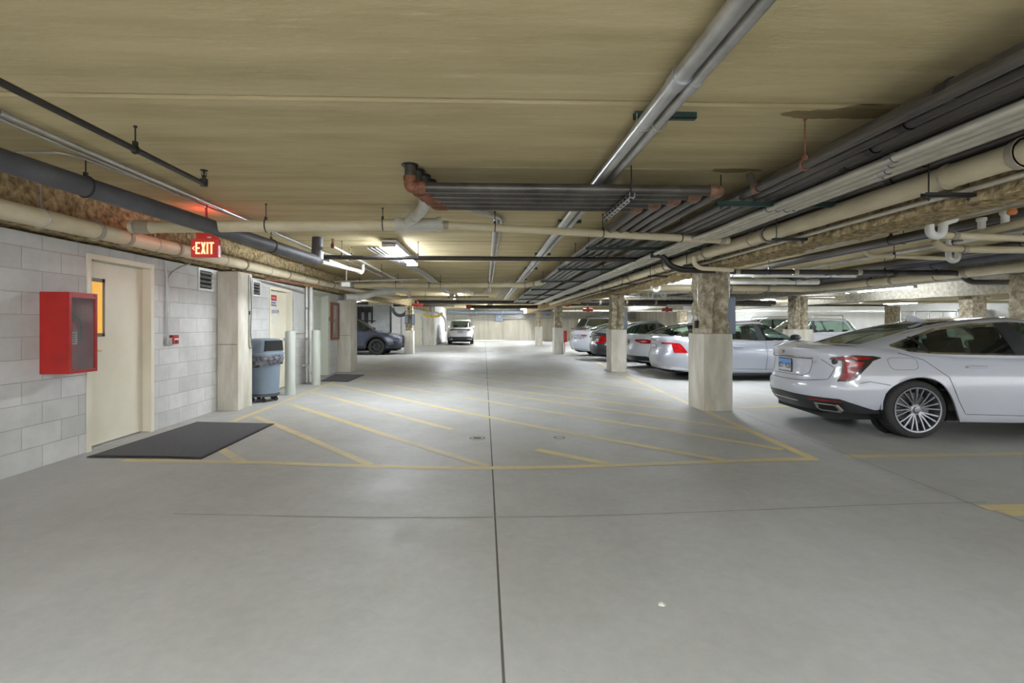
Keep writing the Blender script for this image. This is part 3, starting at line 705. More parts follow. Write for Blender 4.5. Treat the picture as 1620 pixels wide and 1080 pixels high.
for i in range(4):
    x = 2.58+0.082*i
    pipe('%s pale conduit slung under the pipe rack counted from the aisle' % ORD[i], [(x, -3, 2.385), (x, 5.55, 2.385), (x-0.09, 5.95, 2.37), (x-0.09, 6.3, 2.37), (x-0.06, 24.5, 2.37)], 0.024 if i % 2 else 0.028, M_emt, name='conduit', cat='conduit', group='pale conduits below the rack', rad=0.15, coups=dY(3.0+0.12*i, 4.35, 9.0, 12.2), cm=M_galv, clen=0.07)
def strut(y, x0, x1, z, label, m=None, rods=True, h=0.04):
    mb = MB(); mb.box((x0, y-0.02, z), (x1, y-0.017, z+h)); mb.box((x0, y+0.017, z), (x1, y+0.02, z+h)); mb.box((x0, y-0.02, z), (x1, y+0.02, z+0.003))
    o = mb.build('strut_channel', m or M_strut); tag(o, label, 'bracket', 'strut channels carrying pipes')
    if rods:
        for x in (x0+0.04, x1-0.04):
            mb = MB(); mb.cyl((x, y, z-0.03), (x, y, CEIL), 0.005, seg=6); mb.cyl((x, y, z-0.02), (x, y, z-0.008), 0.011, seg=6); mb.build('threaded_rod', M_blk, o)
    return o
for k, (y, x0) in enumerate(((4.22, 2.05), (6.75, 1.42), (9.35, 1.42), (12.0, 1.42), (14.8, 1.42), (17.6, 1.42), (20.5, 1.42))):
    strut(y, x0, 3.32, 2.383-0.0, '%s green strut channel under the pipe rack counted from the viewpoint' % ORD[k])
# perforated galvanised channel under the crossing bundle
a = on_z(960, 346, 2.40); b = on_z(998, 309, 2.40)
mb = MB(); x = (a.x+b.x)/2
mb.box((x-0.022, b.y, 2.385), (x-0.018, a.y, 2.425)); mb.box((x+0.018, b.y, 2.385), (x+0.022, a.y, 2.425)); mb.box((x-0.022, b.y, 2.383), (x+0.022, a.y, 2.386))
o = mb.build('slotted_channel', M_alu); tag(o, 'slotted silver channel slung below the crossing bundle', 'bracket')
mb = MB()
for k in range(9):
    yy = b.y+0.05+(a.y-b.y-0.1)*k/8; mb.box((x-0.009, yy-0.022, 2.3815), (x+0.009, yy+0.022, 2.3835)); mb.box((x-0.0235, yy-0.022, 2.395), (x-0.0215, yy+0.022, 2.412))
mb.build('slots', M_blackv, o)
for yy in (b.y+0.03, a.y-0.03):
    mb = MB(); mb.cyl((x, yy, 2.35), (x, yy, CEIL), 0.005, seg=6); mb.cyl((x, yy, 2.362), (x, yy, 2.38), 0.012, seg=6); mb.build('threaded_rod', M_blk, o)
# corner main on the right, along the beam
rm = pipe('large beige drain main beside the rough beam over the pillars', [(3.16, -3, 2.34), (3.16, 5.9, 2.34), (3.12, 6.4, 2.34), (3.12, 23, 2.33)], 0.078, M_beige, name='drain_pipe', rad=0.2, seg=20, coups=dY(2.5, 2.75, 5.3, 6.7, 8.2, 10.2, 13), clen=0.05)
for d in dY(3.2, 5.6, 8.6, 11, 14):
    p, t = along([(3.16, -3, 2.34), (3.16, 5.9, 2.34), (3.12, 6.4, 2.34), (3.12, 23, 2.33)], d); hang(rm, p, t, 0.078, m=M_coup)
pipe('thin pale conduit tucked between the beige main and the beam', [(3.32, -3, 2.26), (3.32, 24, 2.26)], 0.02, M_emt, name='conduit', cat='conduit')
for k, y in enumerate((3.22, 4.95, 7.2, 8.8, 10.6, 12.4)):
    strut(y, 3.0, 3.36, 2.21, '%s short dark bracket under the beige main counted from the viewpoint' % ORD[k], M_blk, h=0.025)
# two silver conduits over the aisle
for i, (x, r) in enumerate(((0.985, 0.044), (1.078, 0.032))):
    pipe('%s silver conduit of the pair running over the aisle' % ('thicker', 'thinner')[i], [(x, -3, 2.575), (x-0.02, 24, 2.585)], r, M_galv, name='conduit', cat='conduit', group='silver conduit pair over the aisle', coups=dY(2.42+0.05*i, 6.2, 10, 14), clen=0.10, cm=M_alu, seg=18)
for k, y in enumerate((2.99, 6.1, 8.95, 11.2, 14, 17)):
    st = strut(y, 0.93, 1.32 if k == 0 else 1.22, 2.618, '%s dark channel above the silver conduit pair counted from the viewpoint' % ORD[k], M_strut, rods=False)
    for x in (0.985, 1.078):
        mb = MB(); mb.tube([(x-0.045, y-0.03, 2.64), (x-0.047, y-0.03, 2.57), (x-0.02, y-0.03, 2.53), (x+0.02, y-0.03, 2.53), (x+0.045, y-0.03, 2.57), (x+0.044, y-0.03, 2.63)], 0.004, 6); mb.build('conduit_clamp', M_galv, st)
for i, (x, x2) in enumerate(((0.135, -0.44), (0.205, -0.32))):
    pipe('%s of two bent conduits meeting the slab behind the crossing bundle' % ('left', 'right')[i], [(x2, 4.75, 2.63), (x2, 4.95, 2.615), (x2+0.14, 5.25, 2.615), (x, 5.75+0.1*i, 2.615), (x, 19, 2.615)], 0.024, M_galv, name='conduit', cat='conduit', rad=0.15, coups=[1.6, 3.4, 5.2], clen=0.07, cm=M_alu)
pipe('pale conduit lying across the slab behind the crossing bundle', [(0.9, 5.25, 2.63), (1.0, 5.1, 2.6), (2.1, 5.1, 2.6)], 0.022, M_emt, name='conduit', cat='conduit')
# dark sprinkler main and its mates
spm = pipe('dark sprinkler main crossing in front of the bright tube light', [(-2.62, 7.75, 2.4), (3.1, 7.9, 2.4)], 0.036, M_dark, name='sprinkler_pipe', hangs=[0.35, 1.55, 4.1, 5.2], seg=16)
mb = MB(); mb.cyl((-2.70, 7.75, 2.4), (-2.55, 7.755, 2.4), 0.045); mb.build('end_fitting', M_rust, spm, smooth=True)
sb = pipe('pale sprinkler branch running away from the dark main on the left', [(-2.28, 7.35, 2.5), (-2.28, 14.5, 2.5)], 0.021, M_galv, name='sprinkler_pipe', hangs=[1.0, 3.4, 5.4])
head((-2.28, 7.33, 2.51), M_rust, sb)
pipe('white return pipe looping down behind the dark sprinkler main', [(-2.5, 7.8, 2.36), tuple(on_y(571, 432, 9.1)), tuple(on_y(574, 430, 9.2)), tuple(on_y(574, 418, 9.2))], 0.026, M_emt, rad=0.1, hangs=[0.8])
pipe('galvanised cross pipe meeting the notice board end of the wall main', [(-3.6, 11.7, 2.36), (-1.6, 11.7, 2.42)], 0.02, M_galv, hangs=[0.6], name='sprinkler_pipe')
for i in range(4):
    pipe('%s slim conduit bending round behind the bright tube light' % ORD[i], [(-1.98+0.07*i, 8.2, 2.63), (-1.95+0.07*i, 9.0, 2.615), (-1.62+0.06*i, 12.0, 2.615), (-1.62+0.06*i, 20, 2.615)], 0.016, M_galv, name='conduit', cat='conduit', group='slim conduits behind the tube light', rad=0.3)
pipe('beige cross pipe behind the tube light ending at a red fire collar', [(-3.5, 13.1, 2.38), (1.15, 13.2, 2.41), (1.45, 12.9, 2.44), (1.75, 12.4, 2.55), (1.85, 12.3, CEIL)], 0.072, M_beige, name='drain_pipe', rad=0.12, hangs=[1.1, 2.3, 3.6], coups=[2.0, 4.6, 4.95], seg=18)
mb = MB(); mb.cyl((1.85, 12.3, CEIL-0.06), (1.85, 12.3, CEIL-0.001), 0.11, seg=18); o = mb.build('fire_collar', M_redcap, smooth=True); tag(o, 'red fire collar where the beige pipe enters the slab', 'pipe collar')
pipe('second beige cross pipe further down the aisle', [(-3.3, 18.8, 2.38), (0.15, 18.9, 2.39)], 0.06, M_beige, name='drain_pipe', coups=[1.9, 2.2, 2.7], hangs=[1, 2.5])
pipe('pale curved pipe end curling up to the slab over the aisle', [(-0.35, 17.2, 2.44), (-0.05, 17.0, 2.44), (0.05, 17.0, CEIL)], 0.04, M_beige, rad=0.15)
for i in range(4):
    pipe('%s thin conduit of the far left fan over the aisle' % ORD[i], [(-1.05+0.09*i, 14.6, 2.62), (-0.55+0.075*i, 21.5, 2.62)], 0.014, M_emt, name='conduit', cat='conduit', group='fan of thin conduits')
for i in range(5):
    pipe('%s thin conduit of the far right fan over the aisle' % ORD[i], [(0.62+0.08*i, 14.0, 2.62), (0.5+0.075*i, 24, 2.62)], 0.015, M_emt, name='conduit', cat='conduit', group='fan of thin conduits')
pipe('thick dark main crossing the end of the aisle, upper of two', [(-4.0, 24.6, 2.47), (3.1, 24.9, 2.47)], 0.09, M_dark)
pipe('thick dark main crossing the end of the aisle, lower of two', [(-1.0, 27.4, 2.33), (3.0, 27.4, 2.33)], 0.1, M_dark, hangs=[1.2, 3.0], coups=[0.1], cm=M_redcap, clen=0.3)
pipe('dark pipe passing over the grey panels on the left pillar', [(-4.4, 23.4, 2.25), (-1.5, 23.6, 2.25)], 0.05, M_dark, coups=[0.6], cm=M_redcap, clen=0.18)
pipe('pale blue duct along the top of the far concrete wall', [(-3.1, 40.3, 2.36), (5.5, 40.3, 2.36)], 0.15, M_box, seg=16, coups=[2.4, 4.6], cm=M_galv)
for i in range(3):
    pipe('%s grey conduit down the far concrete wall to the junction box' % ORD[i], [(-3.2, 40.75, 1.95-0.11*i), (0.95, 40.75, 1.95-0.11*i)], 0.03, M_galv, name='conduit', cat='conduit')
for i in range(3):
    pipe('%s pale pipe along the far concrete wall right of the junction box' % ORD[i], [(1.5, 40.6, 2.12-0.13*i), (12.8, 40.6, 2.12-0.13*i)], 0.045, M_galv)
p = on_y(790, 501, 40.7); mb = MB(); mb.box((p.x-0.33, 40.68, p.z-0.36), (p.x+0.33, 40.89, p.z+0.36), 0.02); o = mb.build('junction_box', M_box); tag(o, 'blue-grey junction box high on the far concrete wall', 'electrical box')
mb = MB(); mb.cyl((p.x, 40.68, p.z), (p.x, 40.66, p.z), 0.05); mb.build('latch', M_paper, o)

# beyond the beam: pipes over the parked cars
R_ = M_rackpipe
for i, (x, z, r, m, lb) in enumerate(((4.25, 2.52, 0.05, M_rackpipe, 'dark pipe close behind the rough beam over the cars'), (4.6, 2.44, 0.02, M_galv, 'thin silver conduit close behind the rough beam'), (5.05, 2.55, 0.03, M_emt, 'pale conduit over the rear of the parked cars'),
      (5.6, 2.50, 0.055, M_rackpipe, 'thick dark pipe over the middle of the parked cars'), (5.78, 2.50, 0.05, M_dark, 'darker pipe beside the thick pipe over the parked cars'), (6.5, 2.47, 0.03, M_galv, 'silver pipe over the middle of the parked cars'),
      (7.5, 2.46, 0.06, M_rackpipe, 'dark pipe near the fronts of the parked cars'), (7.75, 2.46, 0.05, M_dark, 'second dark pipe near the fronts of the parked cars'), 
      (10.6, 2.46, 0.05, M_dark, 'dark pipe over the second parking row'), (11.4, 2.55, 0.03, M_rackpipe, 'slim dark pipe in front of the bright beam'))):
    pipe(lb, [(x, 0.5, z), (x, 23.5, z)], r, m, group='lengthwise pipes over the cars', hangs=[6, 11])
for i, (y, x0, x1, z, r, m, lb) in enumerate(((8.72, 3.82, 10.6, 2.30, 0.048, M_dark, 'dark cross pipe just behind the nearest pillar'),
      (10.4, 4.0, 8.2, 2.42, 0.05, M_white_pipe, 'white cross pipe lit brightly behind the nearest pillar'), (11.6, 4.0, 8.2, 2.38, 0.07, M_white_pipe, 'thick white cross pipe over the silver sedan'),
      (14.2, 4.2, 8.2, 2.30, 0.05, M_beige, 'beige cross pipe over the silver sedan'), (15.2, 4.1, 12.0, 2.40, 0.06, M_white_pipe, 'white cross pipe over the white sedan with oval lamp'),
      (16.9, 4.1, 12.5, 2.30, 0.035, M_galv, 'thin silver cross pipe over the dark compact'), (18.5, 4.1, 20.0, 2.38, 0.07, M_beige, 'beige cross pipe over the dark compact'),
      (19.6, 3.9, 12.0, 2.24, 0.09, M_dark, 'thick dark cross pipe low over the far cars'), (21.2, 4.2, 24.0, 2.36, 0.06, M_beige, 'pale cross pipe in front of the chain-link cage'),
      (23.4, 4.2, 20.0, 2.28, 0.05, M_rackpipe, 'dark cross pipe in front of the pale far right wall'), (29.8, 4.2, 26.0, 2.18, 0.06, M_white_pipe, 'white pipe along the pale far right wall'))):
    pipe(lb, [(x0, y, z), (x1, y+0.05, z)], r, m, group='cross pipes over the cars', coups=[0.8, 1.9, 3.1], cm=M_white_pipe if m is M_white_pipe else M_coup, hangs=[1.4, 3.6], clen=0.08)
pipe('big beige pipe turning along the second row of pillars toward the viewpoint', [(3.95, 12.7, 2.30), (8.72, 12.7, 2.29), (8.72, 2.0, 2.25)], 0.085, M_beige, name='drain_pipe', rad=0.4, coups=[2.2, 3.6, 7.4, 9.0, 10.6], hangs=[2.6, 6.8, 8.4, 10], seg=18)
pipe('fat dark insulated pipe above the big beige pipe at the second row of pillars', [(8.62, 22, 2.49), (8.62, 2, 2.49)], 0.10, M_insul, name='insulated_pipe', seg=16, hangs=[10, 13])
pipe('slimmer dark pipe beside the fat insulated pipe at the second row', [(8.35, 22, 2.53), (8.35, 2, 2.53)], 0.055, M_dark, seg=12)
a = on_y(1510, 433, 8.7); b = on_y(1526, 447, 8.7)
pipe('dark pipe with a double bend dropping in front of the bright beam', [(7.5, 8.6, a.z), (a.x, 8.6, a.z), (b.x, 8.6, b.z), (b.x+1.2, 8.6, b.z)], 0.05, M_dark, rad=0.12)
# U traps and stub pipes
def trap(p, r, w, label, m=None, right=1.2, left=0.1, leg=0.1, arm=True):
    x, y, z = p
    pts = [(x-w/2, y, z+w/2+leg), (x-w/2, y, z+0.02)]+[(x-w/2*math.cos(t), y, z-w/2*math.sin(t)) for t in [PI*k/8 for k in range(1, 8)]]+[(x+w/2, y, z+0.02), (x+w/2, y, z+0.06), (x+w/2+0.08, y, z+0.09), (x+w/2+right, y, z+0.10)]
    o = pipe(label, pts, r, m or M_white_pipe, name='trap_pipe', cat='pipe trap', group='white drain traps', rad=0.03, seg=16)
    mb = MB(); mb.cyl((x-w/2, y, z+w/2+leg-0.02), (x-w/2, y, CEIL-0.003), r*0.8, seg=12); mb.build('drop_leg', m or M_white_pipe, o, smooth=True); return o
for (px_, py_, Y, r, w, rt, lb) in ((1481, 362, 4.6, 0.038, 0.14, 0.7, 'largest white drain trap hanging under the rough beam'), (1508, 405, 6.2, 0.034, 0.13, 0.5, 'small beige drain trap below the largest trap'),
       (1063, 441, 9.6, 0.034, 0.13, 0.6, 'white drain trap nearest the pillar, upper one'), (1037, 455, 10.6, 0.036, 0.15, 1.0, 'white ring shaped drain trap under the beam'),
       (1029, 468, 14.0, 0.03, 0.13, 0.7, 'lower small white drain trap under the beam'), (1050, 466, 14.6, 0.03, 0.13, 0.7, 'lower right small white drain trap')):
    p = on_y(px_, py_, Y); trap(p, r, w, lb, right=rt if py_ > 420 else 0.12)
pipe('upper beige pipe leaving the largest white trap to the right', [tuple(on_y(1488, 372, 4.9)), tuple(on_y(1640, 378, 4.9))], 0.036, M_beige, coups=[0.15], name='drain_pipe')
pipe('lower beige pipe bending off below the largest white trap', [tuple(on_y(1478, 380, 5.6)), tuple(on_y(1490, 392, 5.6)), tuple(on_y(1520, 394, 5.6)), tuple(on_y(1640, 396, 5.6))], 0.042, M_beige, coups=[0.4], name='drain_pipe', rad=0.1)
pipe('slim beige pipe with a curled end under the slab', [tuple(on_y(1366, 392, 7.2)), tuple(on_y(1372, 404, 7.2)), tuple(on_y(1500, 409, 7.0))], 0.028, M_beige, rad=0.12, name='drain_pipe', hangs=[0.5])
pipe('beige pipe slanting up beyond the traps at the edge', [tuple(on_y(1525, 376, 5.2)), tuple(on_y(1560, 366, 5.0)), tuple(on_y(1640, 346, 4.4))], 0.04, M_beige, name='drain_pipe', rad=0.1)
for (px_, py_, Y, lb) in ((1553, 355, 5.0, 'white stub with blue marks at the upper edge'), (1590, 345, 4.8, 'white tapered stub at the upper edge')):
    p = on_y(px_, py_, Y); mb = MB(); mb.lathe([(0, 0.07), (0.045, 0.07), (0.045, 0.04), (0.034, 0.03), (0.034, -0.05), (0, -0.05)], p, 16); o = mb.build('pipe_stub', M_white_pipe, smooth=True); tag(o, lb, 'pipe stub')
p = on_y(1601, 335, 4.6); mb = MB(); mb.lathe([(0, 0.03), (0.03, 0.028), (0.04, 0), (0.03, -0.028), (0, -0.03)], p, 16); o = mb.build('orange_cap', mat('orange_plastic', (222, 140, 84), 0.5), smooth=True); tag(o, 'orange cap under the slab at the upper edge', 'pipe cap')
for (px_, Y, m, lb) in ((1162, 14.8, M_paper, 'white riser stub left of the two collared risers'), (1189, 14.8, M_redcap, 'white riser with red collar behind the nearest pillar'), (1205, 14.8, M_redcap, 'cream riser with red collar right of its twin'), (1235, 14.8, M_paper, 'short white riser stub furthest right of four')):
    p = on_y(px_, 450, Y); mb = MB(); mb.cyl((p.x, Y, 2.42), (p.x, Y, CEIL-0.05), 0.055, seg=14); o = mb.build('riser_pipe', M_white_pipe, smooth=True); tag(o, lb, 'pipe')
    mb = MB(); mb.cyl((p.x, Y, CEIL-0.05), (p.x, Y, CEIL-0.001), 0.08, seg=14); mb.build('collar', m, o, smooth=True)
# brown and pale elbows beside the nearest pillar
pipe('dark brown pipe bending out of the rack over the nearest pillar', [(2.45, 7.05, 2.36), (2.62, 7.05, 2.36), (2.72, 7.05, 2.2), (2.9, 7.05, 2.14), (3.42, 7.1, 2.14)], 0.045, M_dark, rad=0.12)
pipe('pale pipe bending down across the head of the nearest pillar', [(3.02, 6.9, 2.32), (3.03, 6.9, 2.2), (3.12, 6.9, 2.145), (3.62, 6.95, 2.13)], 0.032, M_beige, rad=0.09)
for k, (px_, py_, Y) in enumerate(((898, 482, 24.2), (930, 490, 24), (660, 482, 22.5), (1055, 490, 23))):
    p = on_y(px_, py_, Y); mb = MB(); mb.cyl((p.x-0.25, Y, p.z), (p.x+0.25, Y, p.z), 0.075, seg=14); mb.cyl((p.x, Y, p.z-0.1), (p.x, Y, p.z+0.14), 0.06, seg=14); mb.cyl((p.x, Y, p.z+0.1), (p.x, Y, CEIL-0.003), 0.012, seg=8); o = mb.build('valve_body', M_redcap, smooth=True)
    tag(o, ('red valve over the tail of the furthest white sedan', 'small red valve left of the furthest sedan pillar', 'red valve above the pillar with grey panels', 'red valve above the row of parked cars')[k], 'valve')
# ---------------------------------------------------------------- things along the left wall
# red extinguisher cabinet
cx0, cx1 = WX, -3.90; cy0, cy1 = 4.64, 4.97; cz0, cz1 = 0.87, 1.64
r = empty('extinguisher_cabinet', (cx0, (cy0+cy1)/2, cz0)); tag(r, 'red metal fire extinguisher cabinet with glazed door beside the lit door', 'cabinet')
mb = MB(); t = 0.012
mb.box((cx0+0.001, cy0, cz0), (cx0+t, cy1, cz1)); mb.box((cx0+t, cy0, cz0), (cx1, cy0+t, cz1)); mb.box((cx0+t, cy1-t, cz0), (cx1, cy1, cz1)); mb.box((cx0+t, cy0+t, cz0), (cx1, cy1-t, cz0+t)); mb.box((cx0+t, cy0+t, cz1-t), (cx1, cy1-t, cz1))
mb.build('cabinet_body', M_redp, r)
mb = MB(); d = 0.028
for (a0, a1, b0, b1) in ((cy0, cy1, cz1-0.05, cz1), (cy0, cy1, cz0, cz0+0.03), (cy0, cy0+0.03, cz0+0.03, cz1-0.05), (cy1-0.025, cy1, cz0+0.03, cz1-0.05)):
    mb.box((cx1+0.001, a0, b0), (cx1+0.02, a1, b1))
dr = mb.build('cabinet_door', M_redp, r)
mb = MB(); mb.box((cx1+0.006, cy0+0.03, cz0+0.03), (cx1+0.009, cy1-0.025, cz1-0.05)); mb.build('glass_pane', M_clear, dr)
mb = MB(); mb.cyl((cx1+0.02, cy1-0.035, cz1-0.025), (cx1+0.03, cy1-0.035, cz1-0.025), 0.012); mb.build('cam_lock', M_chrome, dr, smooth=True)
e = Vector((-4.02, 4.79, cz0+t+0.001))
r = empty('fire_extinguisher', tuple(e)); tag(r, 'red fire extinguisher standing inside the glazed red cabinet', 'fire extinguisher')
mb = MB(); mb.lathe([(0, 0), (0.066, 0), (0.07, 0.02), (0.07, 0.40), (0.055, 0.45), (0.03, 0.475), (0.02, 0.49), (0, 0.49)], e, 24); mb.build('cylinder_body', M_redp, r, smooth=True)
mb = MB()
for (z0, z1) in ((0.26, 0.38),):
    rows = [[(e.x+0.0712*math.cos(a), e.y+0.0712*math.sin(a), e.z+z) for a in [-0.9+1.7*k/10-0.3 for k in range(11)]] for z in (z0, z1)]
    mb.grid(rows)
lb = mb.build('instruction_label', M_paper, r, smooth=True)
mb = MB()
for k in range(5):
    rows = [[(e.x+0.0722*math.cos(a), e.y+0.0722*math.sin(a), e.z+z) for a in [-1.0+1.1*q/6 for q in range(7)]] for z in (0.275+0.02*k, 0.283+0.02*k)]
    mb.grid(rows)
mb.build('label_print', M_ink, lb)
mb = MB(); mb.cyl(e+Vector((0, 0, 0.48)), e+Vector((0, 0, 0.54)), 0.018); mb.box(e+Vector((-0.01, -0.08, 0.55)), e+Vector((0.012, 0.06, 0.562))); mb.box(e+Vector((-0.01, -0.075, 0.52)), e+Vector((0.012, 0.0, 0.53)))
mb.tube(fillet([e+Vector((0.01, 0.02, 0.52)), e+Vector((0.05, 0.08, 0.53)), e+Vector((0.06, 0.085, 0.30))], 0.04), 0.009, 8); mb.build('valve_and_hose', M_blk, r, smooth=True)
mb = MB(); mb.box(e+Vector((-0.01, -0.085, 0.566)), e+Vector((0.014, 0.03, 0.574))); mb.build('carry_handle', M_chrome, r)
# louvers
def louver(y0, y1, z0, z1, label):
    r = empty('wall_louver', (WX, (y0+y1)/2, z0)); tag(r, label, 'vent')
    mb = MB(); w = 0.035
    for a in ((y0, y1, z0, z0+w), (y0, y1, z1-w, z1), (y0, y0+w, z0+w, z1-w), (y1-w, y1, z0+w, z1-w)): mb.box((WX, a[0], a[2]), (WX+0.018, a[1], a[3]))
    mb.build('louver_frame', M_fixt, r)
    mb = MB(); mb.box((WX+0.0005, y0+w, z0+w), (WX+0.003, y1-w, z1-w)); mb.build('dark_opening', M_blackv, r)
    n = 4
    for k in range(n):
        z = z0+w+(z1-z0-2*w)*(k+0.6)/n
        mb = MB(); mb.prism([(WX+0.003, z+0.012), (WX+0.035, z-0.02), (WX+0.036, z-0.017), (WX+0.004, z+0.016)], y0+w, y1-w, 'y'); mb.build('slat', M_galv, r)
louver(7.12, 7.5, 1.83, 2.16, 'square silver louver in the block wall left of the first pilaster')
louver(8.75, 9.07, 1.84, 2.13, 'partly hidden silver louver in the block wall right of the first pilaster')
# fire alarm pull and its conduit
r = empty('fire_alarm_station', (WX, 6.56, 1.07)); tag(r, 'small red fire alarm pull box on the block wall', 'fire alarm')
mb = MB(); mb.box((WX, 6.50, 1.075), (WX+0.05, 6.62, 1.195), 0.006); mb.build('pull_box', M_redp, r)
mb = MB(); mb.box((WX+0.05, 6.52, 1.13), (WX+0.058, 6.60, 1.15)); mb.build('pull_lever', M_paper, r)
mb = MB(); mb.box((WX+0.05, 6.54, 1.09), (WX+0.053, 6.58, 1.12)); mb.build('lever_window', M_blk, r)
mb = MB(); mb.box((WX, 6.40, 1.07), (WX+0.045, 6.49, 1.16), 0.005); mb.build('back_box', M_galv, r)
pipe('thin grey conduit curving up the wall from the fire alarm box', [(WX+0.02, 6.44, 1.16), (WX+0.02, 6.44, 1.98), (WX+0.05, 6.62, 2.1), (WX+0.12, 6.75, 2.17)], 0.011, M_galv, name='conduit', cat='conduit', group='wall conduits', rad=0.12)
pipe('second thin conduit beside the one above the fire alarm box', [(WX+0.02, 6.40, 1.16), (WX+0.02, 6.41, 2.02), (WX+0.02, 6.36, 2.16)], 0.008, M_galv, name='conduit', cat='conduit', group='wall conduits', rad=0.08)
pipe('vertical conduit on the face of the first concrete pilaster', [(-3.805, 7.95, 2.14), (-3.805, 7.95, 0.98), (-3.805, 8.0, 0.95)], 0.010, M_galv, name='conduit', cat='conduit', group='wall conduits', coups=[0.62], cm=M_dark, rad=0.03)
pipe('looped cable beside the conduit on the first pilaster', [(-3.808, 7.99, 2.1), (-3.8, 8.0, 1.6), (-3.808, 7.99, 1.2), (-3.80, 8.03, 0.94), (-3.808, 7.96, 0.96)], 0.007, M_plasd, name='cable', cat='cable', group='wall conduits', rad=0.05)
# exit sign
c = on_y(326, 392, 5.6)
r = empty('exit_sign', tuple(c)); tag(r, 'red illuminated exit sign with orange letters hanging by the wall', 'exit sign')
mb = MB(); mb.box((c.x-0.155, c.y-0.03, c.z-0.11), (c.x+0.15, c.y+0.03, c.z+0.1), 0.008); mb.build('sign_housing', M_exit, r)
mb = MB(); mb.prism([(c.x-0.09, c.z+0.1), (c.x-0.10, c.z+0.16), (c.x+0.10, c.z+0.16), (c.x+0.12, c.z+0.1)], c.y-0.03, c.y+0.03, 'y'); mb.cyl((c.x, c.y, c.z+0.16), (c.x, c.y, CEIL), 0.012); mb.build('canopy_mount', M_exit, r)
F = frame((c.x+0.0, c.y-0.0315, c.z-0.01), (1, 0, 0))
bl = MB(); H_ = 0.135; y = c.y-0.036
def letter(x, parts):
    for (a, b, cc, d_) in parts: bl.box((x+a, y, c.z-0.075+b), (x+cc, y+0.005, c.z-0.075+d_))
s_ = 0.017
letter(c.x-0.098, ((0, 0, s_, H_), (s_, 0, 0.05, s_), (s_, H_-s_, 0.05, H_), (s_, H_/2-s_/2, 0.045, H_/2+s_/2)))
x = c.x-0.038
for (p0, p1) in (((0, 0), (0.052-s_, H_)), ((0.052-s_, 0), (0, H_))):
    bl.prism([(x+p0[0], c.z-0.075+p0[1]), (x+p0[0]+s_, c.z-0.075+p0[1]), (x+p1[0]+s_, c.z-0.075+p1[1]), (x+p1[0], c.z-0.075+p1[1])], y, y+0.005, 'y')
letter(c.x+0.025, ((0, 0, s_, H_),)); letter(c.x+0.05, ((0, H_-s_, 0.056, H_), (0.0195, 0, 0.0195+s_, H_-s_)))
bl.build('exit_letters', M_exitl, r)
mb = MB(); ax = c.x-0.138
mb.prism([(ax, c.z-0.01), (ax+0.028, c.z+0.014), (ax+0.028, c.z+0.004), (ax+0.012, c.z-0.01), (ax+0.028, c.z-0.024), (ax+0.028, c.z-0.034)], y, y+0.005, 'y'); mb.build('arrow', M_exitl, r)
mb = MB(); mb.box((c.x+0.03, y+0.003, c.z+0.105), (c.x+0.075, y+0.006, c.z+0.125)); mb.build('white_tag', M_paper, r)
# the sign's own red glow on the slab
ld = bpy.data.lights.new('exit_sign_lamp', 'POINT'); ld.energy = 2.2; ld.color = (1, 0.1, 0.06); ld.shadow_soft_size = 0.03
lo_ = bpy.data.objects.new('exit_sign_lamp', ld); COL.objects.link(lo_); lo_.parent = r; lo_.location = (0.0, 0.03, 0.28)
